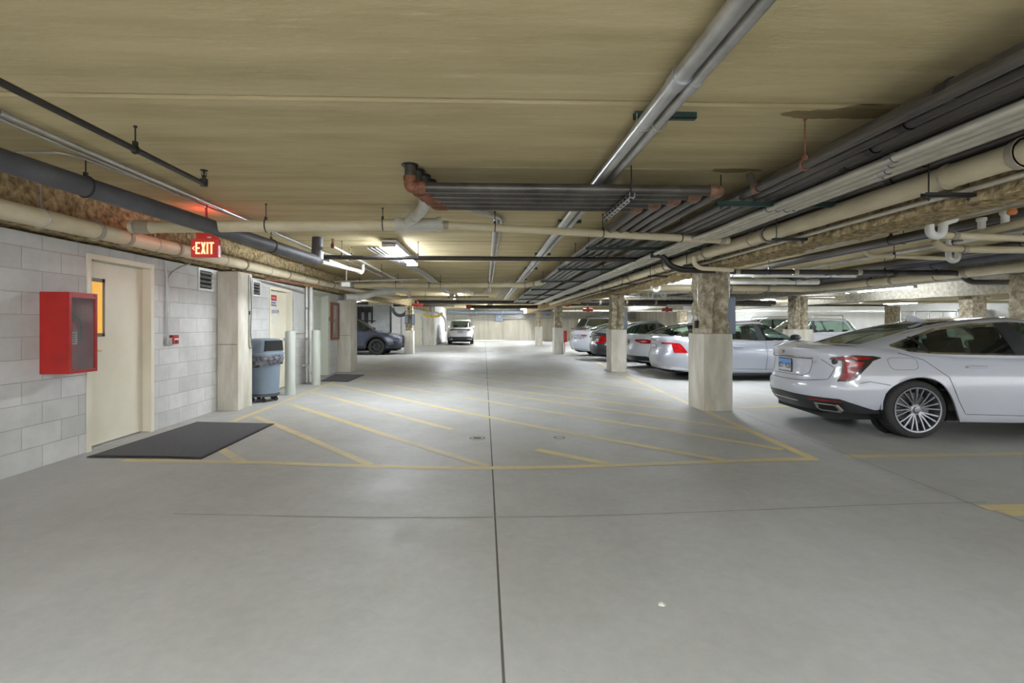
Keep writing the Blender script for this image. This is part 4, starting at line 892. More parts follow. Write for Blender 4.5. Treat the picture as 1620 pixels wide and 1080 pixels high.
# rubbish bin on a wheeled dolly
def bin_():
    c = Vector((-3.855, 8.60, 0)); r = empty('rubbish_bin', tuple(c)); tag(r, 'blue-grey domed rubbish bin with black liner on a wheeled dolly', 'rubbish bin')
    R1, R2 = 0.235, 0.27
    mb = MB(); mb.lathe([(0, 0.13), (R1-0.03, 0.13), (R1, 0.15), (R1+0.01, 0.4), (R2-0.01, 0.70), (R2, 0.78), (R2+0.02, 0.80), (R2+0.02, 0.82), (R2-0.01, 0.82)], c, 36)
    mb.build('bin_body', M_plas, r, smooth=True)
    rnd = random.Random(5)
    rows = []
    prof = [(0.80, R2+0.012), (0.86, R2+0.03), (0.80, R2+0.045), (0.74, R2+0.04), (0.68, R2+0.028)]
    for k, (z, rr) in enumerate(prof):
        row = []
        for i in range(61):
            a = 2*PI*(i % 60)/60
            w = (0.008*math.sin(a*9+k)+0.005*math.sin(a*15+2*k))*(0.3+k/3); dz = 0.028*math.sin(a*2+1)+0.010*math.sin(a*7) if k >= 3 else 0
            row.append((c.x+(rr+w)*math.cos(a), c.y+(rr+w)*math.sin(a), z+dz))
        rows.append(row)
    mb = MB(); mb.grid(rows); mb.build('bin_liner', M_bag, r, smooth=True, angle=60)
    # dome lid: rounded square hood with a swing opening
    sec = []
    def ring(z, s, n=6):
        row = []
        for i in range(49):
            a = 2*PI*i/48; ca, sa = math.cos(a), math.sin(a); k = (abs(ca)**n+abs(sa)**n)**(-1/n)
            row.append((c.x+s*k*ca, c.y+s*k*sa, z))
        return row
    mb = MB(); mb.grid([ring(0.85, 0.29, 2.6), ring(0.89, 0.295, 2.8), ring(0.905, 0.285, 3), ring(0.91, 0.255, 4), ring(1.0, 0.248, 5), ring(1.12, 0.235, 5), ring(1.155, 0.205, 4), ring(1.165, 0.15, 3), ring(1.17, 0.0001, 2)])
    ld_ = mb.build('dome_lid', M_plas, r, smooth=True, angle=40)
    mb = MB(); x = c.x
    mb = MB(); mb.prism([(c.y-0.19, 0.94), (c.y+0.19, 0.94), (c.y+0.17, 1.13), (c.y-0.17, 1.13)], c.x+0.2, c.x+0.2535, 'x'); mb.build('side_opening', M_blackv, ld_)
    mb = MB(); mb.lathe([(0, 0.1), (0.25, 0.1), (0.255, 0.12), (0.25, 0.14), (0, 0.14)], c, 32); dl = mb.build('dolly', M_plasd, r, smooth=True)
    for k in range(5):
        a = 2*PI*k/5+0.5; p = c+Vector((0.2*math.cos(a), 0.2*math.sin(a), 0.0)); fzz = 0
        mb = MB(); mb.cyl((p.x-0.014, p.y, 0.037), (p.x+0.014, p.y, 0.037), 0.036, seg=18); mb.cyl((p.x-0.017, p.y, 0.037), (p.x+0.017, p.y, 0.037), 0.015, seg=10); mb.box((p.x-0.018, p.y-0.012, 0.05), (p.x-0.015, p.y+0.012, 0.11)); mb.box((p.x+0.015, p.y-0.012, 0.05), (p.x+0.018, p.y+0.012, 0.11)); mb.build('caster', M_blackrub, dl, smooth=True)
    r.scale = (0.97, 0.97, 0.935); r.rotation_euler.z = -0.5
    return r
bin_()
# bollards
for (x, y, h, lb) in ((-3.69, 9.3, 1.22, 'grey-green bollard beside the rubbish bin'), (-3.73, 10.82, 1.22, 'grey-green bollard in front of the lift entrance')):
    mb = MB(); mb.lathe([(0, h), (0.06, h-0.002), (0.088, h-0.015), (0.095, h-0.04), (0.095, 0.0), (0, 0)], (x, y, fz(x)), 28); o = mb.build('steel_bollard', M_boll, smooth=True); tag(o, lb, 'bollard', 'bollards by the left wall')
# mats
def mat_(pts, label):
    P = [on_floor(*p) for p in pts]; c = sum(P, Vector())/4
    mb = MB(); z = 0.008
    ins = [p+(c-p)*0.05 for p in P]
    mb.add([(p.x, p.y, fz(p.x)+0.004) for p in P]+[(p.x, p.y, fz(p.x)+0.011) for p in P], [(3,2,1,0),(4,5,6,7),(0,1,5,4),(1,2,6,5),(2,3,7,6),(3,0,4,7)])
    o = mb.build('floor_mat', M_blackrub); tag(o, label, 'floor mat', 'charcoal entrance mats')
    n = 10; rows = []
    for j in range(n+1):
        row = []
        for i in range(n+1):
            a = ins[0]+(ins[1]-ins[0])*(i/n); b = ins[3]+(ins[2]-ins[3])*(i/n); q = a+(b-a)*(j/n); row.append((q.x, q.y, fz(q.x)+0.014))
        rows.append(row)
    mb = MB(); mb.grid(rows); mb.build('mat_pile', M_matcar, o)
mat_(((137, 724), (318, 727), (434, 671), (312, 668)), 'large charcoal mat in front of the door with the lit window')
mat_(((507, 603), (551, 604), (577, 593), (530, 592)), 'smaller charcoal mat in front of the lift entrance')
# panel and downpipes between the second door and the lift
mb = MB(); mb.box((WX+0.001, 10.62, 1.15), (WX+0.03, 11.18, 2.0), 0.006); o = mb.build('access_panel', M_wall_r); tag(o, 'pale flush wall panel right of the second cream door', 'panel')
mb = MB(); mb.box((WX+0.03, 10.6, 1.13), (WX+0.045, 11.2, 1.155)); mb.build('bottom_ledge', M_coup, o)
pipe('thin grey-white downpipe left of its thicker neighbour by the lift', [(WX+0.06, 11.24, 2.2), (WX+0.06, 11.24, 0.28), (WX+0.06, 11.24, 0.0)], 0.022, M_white_pipe, name='downpipe', group='white downpipes by the lift', coups=[0.5, 1.2])
dp = pipe('thick white downpipe standing between two bollards', [(WX+0.09, 11.42, 2.3), (WX+0.09, 11.42, 0.0)], 0.045, M_white_pipe, name='downpipe', group='white downpipes by the lift', coups=[2.1])
pipe('slim white downpipe nearest the lift jamb', [(WX+0.05, 11.58, 2.25), (WX+0.05, 11.58, 0.02)], 0.018, M_white_pipe, name='downpipe', group='white downpipes by the lift')
pipe('short white pipe stub elbowing off the foot of the downpipes', [(WX+0.08, 10.95, 0.42), (WX+0.1, 11.2, 0.42), (WX+0.1, 11.32, 0.3), (WX+0.1, 11.34, 0.05)], 0.026, M_white_pipe, name='downpipe', group='white downpipes by the lift', rad=0.06)
# notice board
y0, y1, z0, z1 = 13.10, 13.395, 0.92, 1.93
r = empty('notice_board', (WX, (y0+y1)/2, z0)); tag(r, 'brown wood framed glazed notice board with pinned papers', 'notice board')
y0 -= 0.0
mb = MB(); w = 0.07
YA, YB = 13.10, 13.72
for a in ((YA, YB, z0, z0+w), (YA, YB, z1-w, z1), (YA, YA+w, z0+w, z1-w), (YB-w, YB, z0+w, z1-w)): mb.box((WX, a[0], a[2]), (WX+0.07, a[1], a[3]))
mb.box((WX+0.03, YA+w, (z0+z1)/2-0.012), (WX+0.05, YB-w, (z0+z1)/2+0.012)); mb.build('board_frame', M_wood, r)
mb = MB(); mb.box((WX+0.005, YA+w, z0+w), (WX+0.012, YB-w, z1-w)); bk = mb.build('cork_back', M_cork, r)
for (a, b, cc, dd) in ((0.04, 0.24, 1.66, 1.84), (0.27, 0.44, 1.5, 1.84), (0.05, 0.24, 1.46, 1.63), (0.06, 0.34, 1.12, 1.38)):
    mb = MB(); mb.box((WX+0.013, YA+w+a, cc), (WX+0.015, YA+w+b, dd)); mb.build('pinned_paper', M_paper, bk)
mb = MB(); mb.box((WX+0.055, YA+w, z0+w), (WX+0.058, YB-w, z1-w)); mb.build('glass_pane', M_clear, r)
# rusty bar under the main
pipe('rust-ended iron bar under the wall main by the second door', [(-4.0, 8.95, 2.16), (-3.6, 10.6, 2.17)], 0.02, M_rust, name='iron_bar', cat='pipe')
# rough duct fittings over the second pilaster
pipe('crumpled white wrapped duct over the second pilaster', [(-3.95, 13.8, 2.1), (-3.55, 14.1, 2.13), (-3.1, 14.3, 2.3), (-2.7, 14.6, 2.34)], 0.10, M_white_pipe, name='wrapped_duct', cat='duct', rad=0.25, seg=16)
pipe('white wrapped pipe reaching over the second pilaster', [(-3.85, 12.9, 2.42), (-3.2, 13.9, 2.40), (-2.35, 14.9, 2.36), (-2.3, 14.9, 2.16)], 0.05, M_white_pipe, name='wrapped_pipe', rad=0.15)
p = on_y(548, 450, 11.0); mb = MB(); mb.box((p.x-0.1, p.y-0.06, p.z-0.05), (p.x+0.08, p.y+0.06, p.z+0.05), 0.01); o = mb.build('emergency_light', M_paper); tag(o, 'small white emergency light below the main near the notice board', 'lamp')
mb = MB(); mb.cyl((p.x, p.y, p.z+0.04), (p.x, p.y, CEIL), 0.014); mb.build('lamp_stem', M_galv, o)
o['_o'] = tuple(o.location)
# ---------------------------------------------------------------- far left bay
Y = 25.2; xr = on_y(617, 500, Y).x
mb = MB(); mb.box((-13, Y, 0.12), (xr, Y+0.15, 2.25)); o = mb.build('block_partition', M_block_y); tag(o, 'grey block partition behind the bluish estate car', 'partition'); o['kind'] = 'thing'
mb2 = MB(); mb2.box((xr, Y-0.03, 0.5), (xr+0.06, Y+0.18, 2.3)); mb2.build('dark_edge', M_blk, o)
mb2 = MB(); mb2.box((xr-2.2, Y-0.02, 0.0), (xr, Y+0.18, 0.118)); mb2.build('dark_plinth', M_blk, o)
pipe('white rail along the top of the grey block partition', [(-9, Y-0.1, 2.3), (xr+0.1, Y-0.1, 2.3)], 0.04, M_emt, name='rail', cat='rail')
pipe('dark pipe above the rail on the grey block partition', [(-9, Y-0.1, 2.42), (-6.0, Y-0.1, 2.42)], 0.07, M_dark)
for k, (px_, yb) in enumerate(((566.5, 511), (570, 514), (573.5, 494), (577.5, 511), (581, 521), (584.5, 494), (588.5, 511))):
    t_ = on_y(px_, 484, Y-0.06); b_ = on_y(px_, yb, Y-0.06)
    pipe('%s black drop pipe on the grey partition counted from the pilaster' % ORD[k], [tuple(t_), tuple(b_)], 0.042, M_blk, name='drop_pipe', group='black drop pipes on the partition', coups=[(t_-b_).length-0.08], cm=M_blk, clen=0.12)
a = on_y(560, 507.5, Y-0.12); b = on_y(594, 507.5, Y-0.12); pipe('thin black cross bar over the drop pipes on the partition', [tuple(a), tuple(b)], 0.025, M_blk, name='cross_bar')
p = on_y(634, 505, 30.8); pipe('thin grey riser on the white block wall', [(p.x, 30.85, 1.75), (p.x, 30.85, 0.02)], 0.035, M_galv, name='riser_pipe', group='pipes on the white wall')
# black flexible loop
p = on_y(633, 490, 22.0); pts = [(p.x+0.33*math.cos(t), 22.0, p.z+0.1-0.36*math.sin(t)) for t in [PI*k/16 for k in range(17)]]
pipe('black corrugated hose sagging beside the panel pillar', pts, 0.075, M_plasd, name='flexible_hose', cat='hose', rad=0.02, seg=12)
# panels on the pillar
for (px0, px1, py0, py1, lb) in ((640.5, 646, 498, 512, 'narrow grey switch box left on the panel pillar'), (651, 656, 497, 514, 'grey panel box right on the panel pillar')):
    a = on_y(px0, py1, 21.8); b = on_y(px1, py0, 21.8); mb = MB(); mb.box((a.x, 21.78, a.z), (b.x, 21.9, b.z), 0.01); o = mb.build('switch_box', M_plasd); tag(o, lb, 'electrical box', 'boxes on the panel pillar')
    mb = MB(); mb.box((a.x+0.02, 21.772, a.z+0.03), (b.x-0.02, 21.779, b.z-0.03)); mb.build('box_cover', M_box, o)
# yellow clearance pipe and white riser
P = [on_y(x, y, 26.0) for (x, y) in ((671, 495), (674, 500), (694, 500), (700, 495))]
pipe('yellow curved guard pipe hanging at the aisle end', [tuple(q) for q in P], 0.06, M_yel, name='guard_pipe', rad=0.15, seg=12, hangs=[0.5])
P = [on_y(x, y, 31.5) for (x, y) in ((674, 494), (692, 494), (702, 501), (705, 508), (705.5, 524))]
pipe('white pipe bending down behind the yellow guard pipe', [tuple(q) for q in P], 0.06, M_white_pipe, rad=0.3)
mb = MB(); p = on_y(669, 499, 30.8); mb.box((-4.0, 30.84, 1.72), (-3.6, 30.9, 1.95)); o = mb.build('wall_sign', M_paper); tag(o, 'pale sign board above the far cream door', 'sign')
mb = MB(); mb.box((-3.75, 30.5, 0), (-3.2, 30.9, 2.1), 0.02); o = mb.build('concrete_pilaster', M_conc, smooth=True); tag(o, 'far pilaster at the corner beside the white crossover', 'pilaster', 'concrete pilasters'); o['kind'] = 'thing'
# floor items
def drain(px_, py_, rr, lb):
    c = on_floor(px_, py_); c.z = fz(c.x)
    mb = MB(); mb.lathe([(0, 0.003), (rr*0.55, 0.003), (rr*0.6, 0.0045), (rr*0.95, 0.0045), (rr, 0.001)], c, 28); o = mb.build('floor_drain', M_coup, smooth=True); tag(o, lb, 'floor drain', 'round floor drains')
    for k in range(5):
        w = rr*0.48*math.cos(math.asin((k-2)/3)); mb = MB(); mb.box((c.x-w, c.y-rr*0.03+(k-2)*rr*0.18, c.z+0.0032), (c.x+w, c.y+rr*0.03+(k-2)*rr*0.18, c.z+0.0045)); mb.build('drain_slot', M_blk, o)
    mb = MB(); mb.lathe([(rr*0.75, 0.0048), (rr*0.86, 0.0048)], c, 28); mb.build('dark_ring', M_blk, o)
drain(755, 693, 0.11, 'round slotted floor drain just left of the centre joint'); 
c = on_floor(885, 692); mb = MB(); mb.lathe([(0.05, 0.002), (0.07, 0.003), (0.075, 0.001)], (c.x, c.y, fz(c.x)), 24); o = mb.build('cleanout_cover', M_hair, smooth=True); tag(o, 'faint round cleanout cover right of the centre joint', 'floor cover')
c = on_floor(1047, 957); mb = MB(); rnd = random.Random(2)
pts = [(c.x+0.022*math.cos(a)*rnd.uniform(0.5, 1.1), c.y+0.022*math.sin(a)*rnd.uniform(0.6, 1.4), fz(c.x)+0.002+rnd.uniform(0, 0.008)) for a in [2*PI*k/9 for k in range(9)]]
mb.add(pts+[(c.x, c.y, fz(c.x)+0.012)], [(k, (k+1) % 9, 9) for k in range(9)]); o = mb.build('paper_scrap', M_paper); tag(o, 'tiny crumpled white scrap on the bare floor in front', 'scrap')
# ---------------------------------------------------------------- right side fixtures
def wbox(px0, px1, py0, py1, Y, depth, m, label, cat='electrical box', name='panel_box', X=None):
    a = on_y(px0, py1, Y); b = on_y(px1, py0, Y); mb = MB(); mb.box((a.x, Y, a.z), (b.x, Y+depth, b.z), 0.008); o = mb.build(name, m, smooth=True); tag(o, label, cat)
    mb = MB(); mb.box((a.x+0.02, Y-0.004, a.z+0.03), (b.x-0.02, Y-0.0005, b.z-0.03)); mb.build('cover_plate', m, o)
    if 'panel' in label and 'pillar' in label:
        mb = MB(); mb.box((a.x-0.16, Y+0.03, a.z+0.1), (a.x+0.002, Y+0.06, a.z+0.14)); mb.build('mount_bracket', M_galv, o)
    return o
wbox(1152, 1164, 469, 528, 7.85, 0.12, M_box, 'tall blue-grey panel on the right flank of the nearest pillar')
wbox(986, 993, 487, 522, 13.95, 0.12, M_box, 'blue-grey panel on the flank of the second pillar')
wbox(1100, 1106, 497, 507, 7.6, 0.06, M_galv, 'small grey switch box on the left flank of the nearest pillar')
wbox(1100, 1105, 507, 519, 7.6, 0.05, M_blk, 'small black box below the grey switch on the nearest pillar')
pipe('conduit down the left flank of the nearest pillar', [tuple(on_y(1105, 428, 7.64)), tuple(on_y(1103.5, 498, 7.64))], 0.012, M_galv, name='conduit', cat='conduit', group='pillar conduits')
pipe('bright conduit rising beside the right flank of the nearest pillar', [tuple(on_y(1153.5, 424, 7.8)), tuple(on_y(1153.5, 470, 7.8))], 0.013, M_galv, name='conduit', cat='conduit', group='pillar conduits')
pipe('silver conduit running right from the head of the nearest pillar', [tuple(on_y(1153, 423, 7.8)), tuple(on_y(1200, 414, 7.0)), tuple(on_y(1300, 390, 5.2)), tuple(on_y(1660, 310, 3.2))], 0.016, M_galv, name='conduit', cat='conduit', group='pillar conduits')
p0 = on_y(890, 541, 22.6); p1 = on_y(897, 523, 22.6); mb = MB(); mb.box((p0.x, 22.6, p0.z), (p1.x, 22.66, p1.z)); mb.cyl(((p0.x+p1.x)/2, 22.63, 0), ((p0.x+p1.x)/2, 22.63, p0.z+0.05), 0.02); o = mb.build('red_board', M_redp); tag(o, 'small red board beside the third pillar', 'sign')
# dome camera under the beam main
c = on_y(1112, 433, 8.9); mb = MB(); mb.lathe([(0, 0.05), (0.07, 0.05), (0.075, 0.02), (0.07, 0.0), (0.055, -0.035), (0.03, -0.055), (0, -0.06)], c, 20); o = mb.build('dome_camera', M_paper, smooth=True); tag(o, 'small white dome camera beside the rough beam', 'camera')
mb = MB(); mb.cyl((c.x, c.y, c.z+0.05), (c.x, c.y, CEIL), 0.012); mb.build('camera_stem', M_galv, o)
# chain-link cage far right
def fence(x0, x1, Y, z1, label):
    r = empty('chain_link_fence', ((x0+x1)/2, Y, 0)); tag(r, label, 'fence')
    n = 5
    for k in range(n+1):
        x = x0+(x1-x0)*k/n; mb = MB(); mb.cyl((x, Y, 0), (x, Y, z1), 0.04, seg=10); mb.build('fence_post', M_galv, r)
    for z in (z1-0.02, z1-0.45, 0.1):
        mb = MB(); mb.cyl((x0, Y, z), (x1, Y, z), 0.025, seg=8); mb.build('fence_rail', M_galv, r)
    mb = MB(); s = 0.16; x = x0-z1
    while x < x1:
        for d_ in (1, -1):
            a0, a1 = (x, x+z1) if d_ == 1 else (x+z1, x)
            # clip to frame
            q = []
            for t in (0, 1):
                q.append([a0+(a1-a0)*t, z1*t])
            lo_t, hi_t = 0, 1
            if a1 != a0:
                ts = sorted([(x0-a0)/(a1-a0), (x1-a0)/(a1-a0)]); lo_t = max(0, ts[0]); hi_t = min(1, ts[1])
            if hi_t > lo_t: mb.cyl((a0+(a1-a0)*lo_t, Y, z1*lo_t), (a0+(a1-a0)*hi_t, Y, z1*hi_t), 0.006, seg=4, cap=False)
        x += s
    mb.build('wire_mesh', M_galv, r)
fence(on_y(1425, 500, 25).x, on_y(1534, 500, 25).x, 25, 2.05, 'chain-link storage cage seen above the white sedan roof')
pipe('fat grey duct inside the chain-link cage', [tuple(on_y(1510, 497, 26)), tuple(on_y(1560, 497, 26))], 0.28, M_wall_r, name='duct', cat='duct', seg=18, hangs=[0.4])
pipe('white hand rail frame behind the white hatchback roof', [(on_y(1286, 530, 22).x, 22, 0), tuple(on_y(1286, 499, 22)), tuple(on_y(1334, 499, 22)), (on_y(1334, 530, 22).x, 22, 0)], 0.03, M_white_pipe, name='hand_rail', cat='rail', rad=0.03)
# shelf and bikes near the far corner kept simple: wall rack
pipe('dark coat rail on the far wall between two pillars', [tuple(on_y(1010, 508, 40.85)), tuple(on_y(1062, 508, 40.85))], 0.04, M_blk, name='rail', cat='rail')
for k, px_ in enumerate((1015, 1030, 1042, 1050, 1058)):
    pipe('%s upright of the dark rail on the far wall' % ORD[k], [tuple(on_y(px_, 497, 40.86)), tuple(on_y(px_, 508, 40.86))], 0.03, M_blk, name='rail_post', cat='post', group='uprights of the far rail')
# ---------------------------------------------------------------- cars
def interp(T, x):
    if x <= T[0][0]: return T[0][1]
    for i in range(len(T)-1):
        (a, u), (b, v) = T[i], T[i+1]
        if x <= b:
            t = (x-a)/(b-a) if b > a else 0
            # smooth cubic (Catmull-style) where neighbours exist
            p0 = T[i-1] if i > 0 else None; p3 = T[i+2] if i+2 < len(T) else None
            m0 = (v-p0[1])/(b-p0[0])*(b-a) if p0 else (v-u); m1 = (p3[1]-u)/(p3[0]-a)*(b-a) if p3 else (v-u)
            d = v-u; 
            if abs(d) > 1e-9:
                m0 = max(min(m0/d, 2.5), 0)*d; m1 = max(min(m1/d, 2.5), 0)*d
            else: m0 = m1 = 0
            return u*(2*t**3-3*t**2+1)+m0*(t**3-2*t**2+t)+v*(-2*t**3+3*t**2)+m1*(t**3-t**2)
    return T[-1][1]

class Plan:
    """a stack of rounded plan outlines; P(col, z) gives the skin point"""
    def __init__(s, rear, front, half, nr=3.4, nf=2.8, xc=None):
        s.rear, s.front, s.half, s.nr, s.nf = rear, front, half, nr, nf; s.xc = xc
    def dims(s, z):
        xr = interp(s.rear, z); xf = interp(s.front, z); w = interp(s.half, z)
        xc = s.xc if s.xc is not None else (xr+xf)/2
        xc = min(max(xc, xr+0.02), xf-0.02) if xf-xr > 0.05 else (xr+xf)/2
        return xr, xf, w, xc
    def pt(s, col, z, inset=0.0):
        kind, q = col; xr, xf, w, xc = s.dims(z); w = max(w-inset, 0.001)
        if kind in ('r', 'rs'): a = max(xc-xr-inset, 0.001); n = s.nr; sg = -1
        else: a = max(xf-xc-inset, 0.001); n = s.nf; sg = 1
        if kind in ('r', 'f'): y = w*q; x = xc+sg*a*(max(0, 1-abs(q)**n))**(1/n)
        else: x = xc+sg*a*q; y = w*(max(0, 1-abs(q)**n))**(1/n)
        return Vector((x, y, z))
    def cols(s, ne=14, ns=46):
        cr = 0.5**(1/s.nr); cf = 0.5**(1/s.nf)
        L_ = [('r', cr*i/ne) for i in range(ne)]
        L_ += [('rs', cr*(1-i/ns)) for i in range(ns)]+[('fs', cf*i/ns) for i in range(ns)]
        L_ += [('f', cf*(1-i/ne)) for i in range(ne+1)]
        return L_
    def ys(s, x, z):
        xr, xf, w, xc = s.dims(z)
        if x < xc: a, n = xc-xr, s.nr
        else: a, n = xf-xc, s.nf
        q = min(abs(x-xc)/max(a, 1e-3), 1); return w*(max(0, 1-q**n))**(1/n)
    def xe(s, y, z, rear=True):
        xr, xf, w, xc = s.dims(z); q = min(abs(y)/max(w, 1e-3), 1)
        return xc-(xc-xr)*(max(0, 1-q**s.nr))**(1/s.nr) if rear else xc+(xf-xc)*(max(0, 1-q**s.nf))**(1/s.nf)

def inpoly(p, poly):
    x, y = p; c = False; n = len(poly)
    for i in range(n):
        x1, y1 = poly[i]; x2, y2 = poly[(i+1) % n]
        if (y1 > y) != (y2 > y) and x < (x2-x1)*(y-y1)/(y2-y1)+x1: c = not c
    return c
def smoothpoly(poly, it=2, keep=()):
    P = list(poly)
    for _ in range(it):
        Q = []
        for i in range(len(P)):
            a, b = P[i], P[(i+1) % len(P)]
            Q += [(a[0]*0.82+b[0]*0.18, a[1]*0.82+b[1]*0.18), (a[0]*0.18+b[0]*0.82, a[1]*0.18+b[1]*0.82)]
        P = Q
    return P

M_tyre = mat('tyre_rubber', (44, 43, 43), 0.75, c2=(54, 53, 52), scale=20)
M_rimd = mat('dark_rim_pocket', (58, 59, 62), 0.4, metal=0.6)
M_rim = mat('machined_rim', (156, 157, 162), 0.32, metal=0.85, c2=(140, 141, 147), scale=4)
M_brake = mat('brake_disc', (120, 118, 116), 0.4, metal=0.7)
M_under = mat('underbody_black', (20, 20, 21), 0.8)
M_seat = mat('charcoal_seat_cloth', (78, 78, 78), 0.8)
M_gap = mat('panel_gap', (44, 45, 48), 0.7)
M_lampred = mat('tail_lamp_red', (182, 24, 26), 0.2, c2=(120, 10, 16), scale=14, coat=0.12, spec=0.25)
M_lampdark = mat('tail_lamp_dark_rim', (40, 18, 20), 0.15, coat=0.8)
M_lampclear = mat('clear_lamp_lens', (196, 198, 202), 0.12, c2=(120, 122, 128), scale=14, coat=0.8)
M_blacktrim = mat('satin_black_trim', (46, 47, 50), 0.4, c2=(40, 41, 44))
M_carglass = glass_mat('car_window_tint', (206, 224, 216), 1.75, 0.01)
M_carglassd = glass_mat('dark_car_window_tint', (150, 164, 158), 1.8, 0.01)
M_plate = mat('plate_white', (224, 226, 232), 0.4)
def paint(name, c, c2=None, metal=0.0, rough=0.28, coat=1.0): return mat(name, c, rough, metal, c2=c2 or tuple(int(k*0.985) for k in c), scale=2, coat=coat)

WHEELS = {}
def wheel_proto(key, R, W, rimR, style, spokes=10, rimm=None, centre=None):
    """wheel around y axis, outer face towards -y, centre at origin"""
    parts = []
    mb = MB(); h = W/2
    prof = [(rimR, -h+0.012), (rimR+0.012, -h+0.002), (R-0.045, -h+0.004), (R-0.018, -h+0.014), (R-0.004, -h+0.03), (R, -h+0.05)]
    n = 4
    for k in range(n+1):
        y = -h+0.05+(W-0.1)*k/n
        prof += [(R, y)] if k in (0, n) else [(R, y-0.006), (R-0.008, y-0.004), (R-0.008, y+0.004), (R, y+0.006)]
    prof += [(R-0.004, h-0.03), (R-0.03, h-0.004), (rimR, h-0.01)]
    mb.lathe(prof, (0, 0, 0), 56, 'y'); parts.append(('tyre', mb, M_tyre))
    mb = MB(); mb.lathe([(rimR+0.004, -h+0.002), (rimR+0.003, -h-0.002), (rimR-0.014, -h), (rimR-0.02, -h+0.02), (rimR-0.035, -0.02), (rimR-0.03, h-0.02)], (0, 0, 0), 48, 'y'); parts.append(('rim_barrel', mb, rimm or M_rim))
    mb = MB(); mb.lathe([(0, 0.01), (rimR-0.03, 0.01)], (0, 0, 0), 32, 'y'); parts.append(('dark_backing', mb, M_under))
    mb = MB(); mb.lathe([(0.07, -0.03), (rimR*0.72, -0.03), (rimR*0.72, -0.015)], (0, 0, 0), 32, 'y'); parts.append(('brake_disc', mb, M_brake))
    def spoke(a, r0, r1, w0, w1, y0, y1, sk=0.0, th=0.02):
        mb = MB(); ca, sa = math.cos(a), math.sin(a); 
        def q(r, s_, y): 
            aa = s_; return (ca*r-sa*aa, y, sa*r+ca*aa)
        V = []
        for (r, w, y, o) in ((r0, w0, y0, 0), ((r0+r1)/2, (w0+w1)/2*0.9, (y0*0.45+y1*0.55)-0.004, sk*0.5), (r1, w1, y1, sk)):
            V += [q(r, o-w/2, y+th), q(r, o-w/2*0.6, y), q(r, o+w/2*0.6, y), q(r, o+w/2, y+th)]
        F = []
        for i in (0, 4):
            for k in range(3): F.append((i+k, i+k+1, i+k+5, i+k+4))
        mb.add(V, F); return mb
    sm = rimm or M_rim
    if style == 'pairs':      # five groups of four fine blades
        for g in range(5):
            a0 = 2*PI*g/5+PI/2+0.15
            for (da, sk, w) in ((-0.16, -0.10, 0.019), (-0.05, -0.035, 0.024), (0.10, 0.035, 0.019), (0.20, 0.10, 0.022)):
                parts.append(('spoke', spoke(a0+da, 0.05, rimR-0.01, 0.026, w*1.45, -h+0.035, -h+0.006, sk*0.75), sm))
        for g in range(5):
            a = 2*PI*g/5+PI/2+0.15+PI/5; mb = MB(); c = Vector((0.057*math.cos(a), 0, 0.057*math.sin(a))); mb.cyl(c+Vector((0, -h+0.05, 0)), c+Vector((0, -h+0.032, 0)), 0.011, seg=6); parts.append(('lug_nut', mb, M_chrome))
    elif style == 'double':
        for g in range(spokes):
            a0 = 2*PI*g/spokes+PI/2
            for s_ in (-1, 1): parts.append(('spoke', spoke(a0+s_*0.1, 0.05, rimR-0.01, 0.03, 0.032, -h+0.03, -h+0.008, s_*0.02), sm))
    elif style == 'rugged':
        for g in range(6):
            a0 = 2*PI*g/6
            parts.append(('spoke', spoke(a0, 0.04, rimR-0.01, 0.075, 0.05, -h+0.02, -h+0.01, 0.0), M_blacktrim))
            parts.append(('spoke', spoke(a0+0.12, 0.075, rimR-0.04, 0.014, 0.02, -h+0.016, -h+0.005, 0.0), M_rim))
    mb = MB(); mb.lathe([(0, -h+0.012), (0.03, -h+0.014), (0.034, -h+0.03), (0.062, -h+0.036), (0.068, -h+0.06), (0, -h+0.06)], (0, 0, 0), 24, 'y'); parts.append(('hub_cap', mb, sm))
    if centre == 'crest':
        mb = MB(); mb.prism([(-0.02, -0.006), (0, -0.02), (0.02, -0.006), (0.015, 0.014), (-0.015, 0.014)], -h+0.008, -h+0.012, 'y'); parts.append(('crest', mb, M_chrome))
    return parts
def add_wheel(key, car, pos, side, steer=0.0):
    """side -1: outer face towards -y of the car; +1: towards +y"""
    if key not in WHEELS:
        P = WHEEL_DEF[key]; WHEELS[key] = [(n, mb.build('tmp', m, smooth=True, origin=(0, 0, 0), angle=40), m) for n, mb, m in wheel_proto(key, *P[0], **P[1])]
        for i, (n, o, m) in enumerate(WHEELS[key]): o.name = 'wheel_'+n; COL.objects.unlink(o)
    w = bpy.data.objects.new('wheel', None); COL.objects.link(w); w.parent = car; w.location = pos; w.rotation_euler = (0, 0, steer+(0 if side < 0 else PI))
    for n, o, m in WHEELS[key]:
        c = o.copy(); c.name = n; COL.objects.link(c); c.parent = w; c.location = (0, 0, 0)
        if '_o' in c: del c['_o']
    return w
WHEEL_DEF = {
 'lux': ((0.34, 0.245, 0.262, 'pairs'), dict(centre='crest')),
 'sedan': ((0.33, 0.22, 0.235, 'double'), dict(spokes=5)),
 'suv': ((0.36, 0.23, 0.25, 'double'), dict(spokes=6, rimm=None)),
 'rugged': ((0.36, 0.225, 0.225, 'rugged'), dict(rimm=M_rimd)),
}

